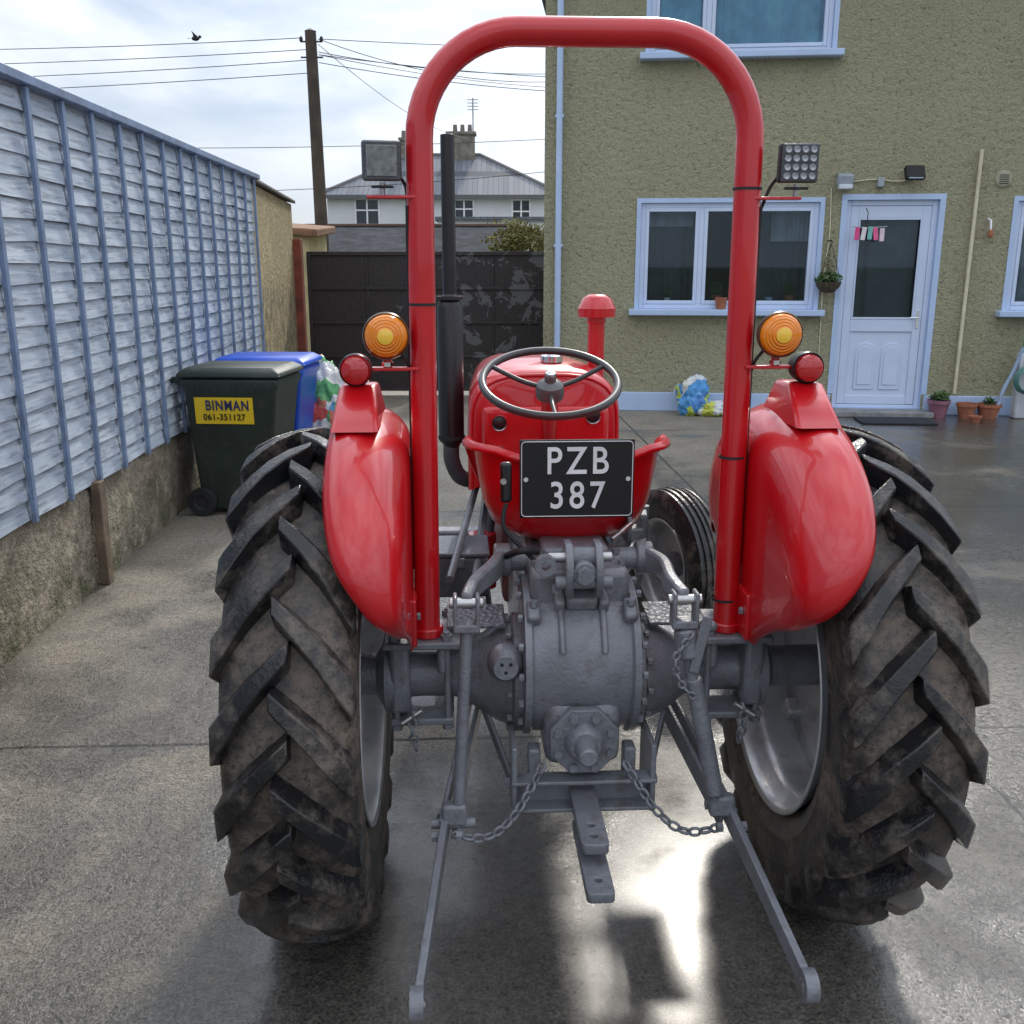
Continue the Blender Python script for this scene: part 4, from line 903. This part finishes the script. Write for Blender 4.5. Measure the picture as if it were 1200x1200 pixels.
tube('steering_rim',[(.202*math.cos(2*math.pi*i/64),.202*math.sin(2*math.pi*i/64),0) for i in range(64)],.012,SWP,sw,closed=True,res=6)
for k in range(3):
    a=R(90+120*k+180); tube('spoke_%d'%k,[(.02*math.cos(a),.02*math.sin(a),-.025),(.10*math.cos(a),.10*math.sin(a),-.022),(.20*math.cos(a),.20*math.sin(a),0)],.0075,SPK,sw,smoothn=5)
lathe('steering_hub',[(.042,-.05),(.044,-.03),(.04,-.01),(.028,0),(.018,.003),(.016,.022),(0,.024)],'Z',(0,0,-.0),simple('hub_grey',(.12,.12,.12),.35,.3),sw,28)
lathe('steering_nut',[(.017,.003),(.017,.03),(.008,.036),(0,.036)],'Z',(0,0,0),CHROME,sw,6)
cyl('steering_column',(-.025,.51,1.33),(0,.80,.95),.026,RED,T)
cyl('gear_lever',(0,.42,.80),(-.04,.36,1.10),.009,GREY,T); sphere('gear_knob',(-.04,.36,1.11),.02,BLACK,T)
lathe('precleaner',[(.030,0),(.030,.33),(.034,.335),(.034,.35),(.066,.355),(.068,.385),(.064,.39),(.050,.42),(.030,.432),(0,.434)],'Z',(.195,1.12,1.155),RED,T,40)
lathe('exhaust_muffler',[(.02,-.02),(.03,0),(.044,.015),(.044,.47),(.03,.50),(.022,.515)],'Z',(-.325,.98,1.08),BLACK,T,36)
cyl('exhaust_pipe',(-.325,.98,1.58),(-.325,.98,2.10),.023,BLACK,T,b=.002)
tube('exhaust_elbow',[(-.325,.98,1.09),(-.325,.99,1.02),(-.29,1.02,.95),(-.2,1.08,.93),(-.12,1.12,.93)],.028,GREYD,T,smoothn=6)
for z in (1.10,1.575): lathe('exhaust_clamp_%d'%(z*100),[(.03,0),(.047,0),(.047,.012),(.03,.012)],'Z',(-.325,.98,z),BLACKM,T,30)
vs=[];fs=[]
prof=[(0,.0),(.10,.002),(.165,.014),(.205,.045),(.228,.10),(.240,.17),(.250,.235),(.260,.262),(.274,.272),(.286,.262),(.288,.252)]
NA=72
for i in range(NA):
    a=2*math.pi*i/NA; bk=.5-.5*math.sin(a)
    h=.28+.72*(lambda t:t*t*(3-2*t))(min(1,max(0,(bk-.10)/.36)))
    h*=1-.10*max(0,(bk-.85)/.15)
    for (r_,z_) in prof: vs.append((r_*math.cos(a)*1.0-.002,.25+r_*math.sin(a)*.80,.960+z_*h))
m=len(prof)
for i in range(NA):
    j=(i+1)%NA
    for k in range(m-1): fs.append((i*m+k,j*m+k,j*m+k+1,i*m+k+1))
st_=mesh_obj('seat_pan',vs,fs,RED,T,sm=True,ang=60,recalc=True); st_.modifiers.new('s','SOLIDIFY').thickness=.005
cyl('seat_post',(0,.25,.9),(0,.25,.962),.04,GREY,T); box('seat_bracket',(0,.1,.955),(.09,.3,.012),GREY,T,b=.003)
npl=empty('number_plate',(.0,.005,1.163)); npl.parent=T; npl.rotation_euler=(R(-1),0,0)
PB=simple('plate_black',(.006,.006,.007),.55,0,0,.1,8)
box('plate_board',(0,0,0),(.292,.006,.202),PB,npl,b=.004)
tube('plate_border',[(x,-.0035,z) for x,z in rrect(.282,.192,.01)],.0011,WHITE,npl,closed=True,res=2)
text('plate_line_a','PZB',.098,(0,-.004,.044),(90,0,0),WHITE,npl,.84,.0008,.0025,1.24); text('plate_line_b','387',.098,(0,-.004,-.045),(90,0,0),WHITE,npl,.84,.0008,.0025,1.24)
for x in (-.13,.13): cyl('plate_screw_%d'%(x*1000),(x,-.002,0),(x,-.006,0),.006,CHROME,npl,seg=14)
box('seat_side_reflector',(-.180,.01,1.155),(.03,.02,.105),BLACK,T,b=.009,seg=3); cyl('reflector_lens',(-.187,-.002,1.16),(-.187,-.006,1.16),.008,STEEL,T,seg=12)
tube('plate_cable',[(-.18,.01,1.10),(-.185,-.01,1.04),(-.12,-.03,.97),(-.07,-.08,.92),(-.10,-.12,.80)],.006,BLACKM,T,smoothn=8)
g=G('chequer_plate'); wv=g.vor(70,co=g.mapping((1,1,1))); FOOT=g.set((.17,.18,.20),.45,.2,g.bump(wv.outputs[0],.9,.006))
for s in (-1,1):
    box('footrest_%d'%s,(s*.33,.38,.56),(.18,.42,.012),FOOT,T,b=.004); box('footrest_step_%d'%s,(s*.26,-.0,.80),(.15,.12,.01),FOOT,T,b=.003,rot=(8,0,0))
    bar('footrest_support_%d'%s,(s*.13,.4,.50),(s*.40,.4,.545),.03,.02,GREY,T)
box('tool_box',(-.30,.55,.76),(.17,.20,.13),GREY,T,b=.01); box('tool_box_lid',(-.30,.55,.832),(.18,.21,.015),GREY,T,b=.005); box('tool_box_latch',(-.30,.445,.81),(.03,.01,.03),STEEL,T,b=.002)
cyl('brake_rod_a',(-.33,.25,.82),(-.22,1.15,.95),.012,GREY,T,seg=12); cyl('brake_rod_b',(-.26,.25,.80),(-.20,1.2,.86),.012,GREY,T,seg=12)
bar('pedal_arm',(.24,.6,.55),(.27,.5,.78),.012,.035,GREY,T); box('pedal_pad',(.28,.49,.79),(.09,.05,.012),GREY,T,rot=(-40,0,0),b=.004)
bar('clutch_arm',(-.20,.6,.55),(-.22,.48,.74),.012,.035,GREY,T)
box('front_axle_beam',(0,1.83,.50),(1.05,.09,.09),GREY,T,b=.012); box('front_support',(0,1.95,.62),(.26,.3,.28),GREY,T,b=.02)
bar('drag_link_l',(-.30,.8,.62),(-.55,1.75,.50),.02,.02,GREY,T); bar('drag_link_r',(.22,.8,.66),(.52,1.75,.50),.022,.022,GREY,T)
bar('radius_arm_r',(.12,.75,.45),(.50,1.80,.47),.04,.05,GREY,T); bar('radius_arm_l',(-.12,.75,.45),(-.50,1.80,.47),.04,.05,GREY,T)
for s in (-1,1):
    fw=empty('front_wheel_%s'%('left' if s<0 else 'right'),(s*.665,1.83,.36)); fw.parent=T; fw.rotation_euler=(0,0,R(18))
    tp=[(.215,-.055),(.235,-.070),(.27,-.082),(.31,-.080),(.338,-.066),(.350,-.060),(.350,-.052),(.343,-.049),(.343,-.036),(.352,-.033),(.354,-.022),(.346,-.018),(.346,-.006),(.356,-.004)]
    tp=tp+[(r,-h) for r,h in reversed(tp)]
    lathe('front_tyre',tp,'X',(0,0,0),LUG,fw,72,30)
    r_=lathe('front_rim',[(.222,-.065),(.21,-.058),(.195,-.04),(.19,0),(.195,.04),(.21,.058),(.222,.065)],'X',(0,0,0),SILVER,fw,48); r_.modifiers.new('s','SOLIDIFY').thickness=.005
    lathe('front_disc',[(.192,.02*s),(.13,.035*s),(.07,.02*s),(0,.02*s)],'X',(0,0,0),SILVER,fw,40)
    lathe('front_hub',[(.0,-.10),(.05,-.10),(.06,-.08),(.06,.03),(.04,.06),(0,.06)],'X',(0,0,0),GREY,fw,30)
    cyl('king_pin_%d'%s,(s*.52,1.83,.36),(s*.52,1.83,.64),.028,GREY,T); cyl('stub_axle_%d'%s,(s*.52,1.83,.38),(s*.62,1.83,.36),.026,GREY,T); bar('steer_arm_%d'%s,(s*.52,1.83,.62),(s*.50,1.70,.62),.03,.02,GREY,T)
box('grille',(BX,2.345,.95),(.22,.02,.35),GREYD,T,b=.01)
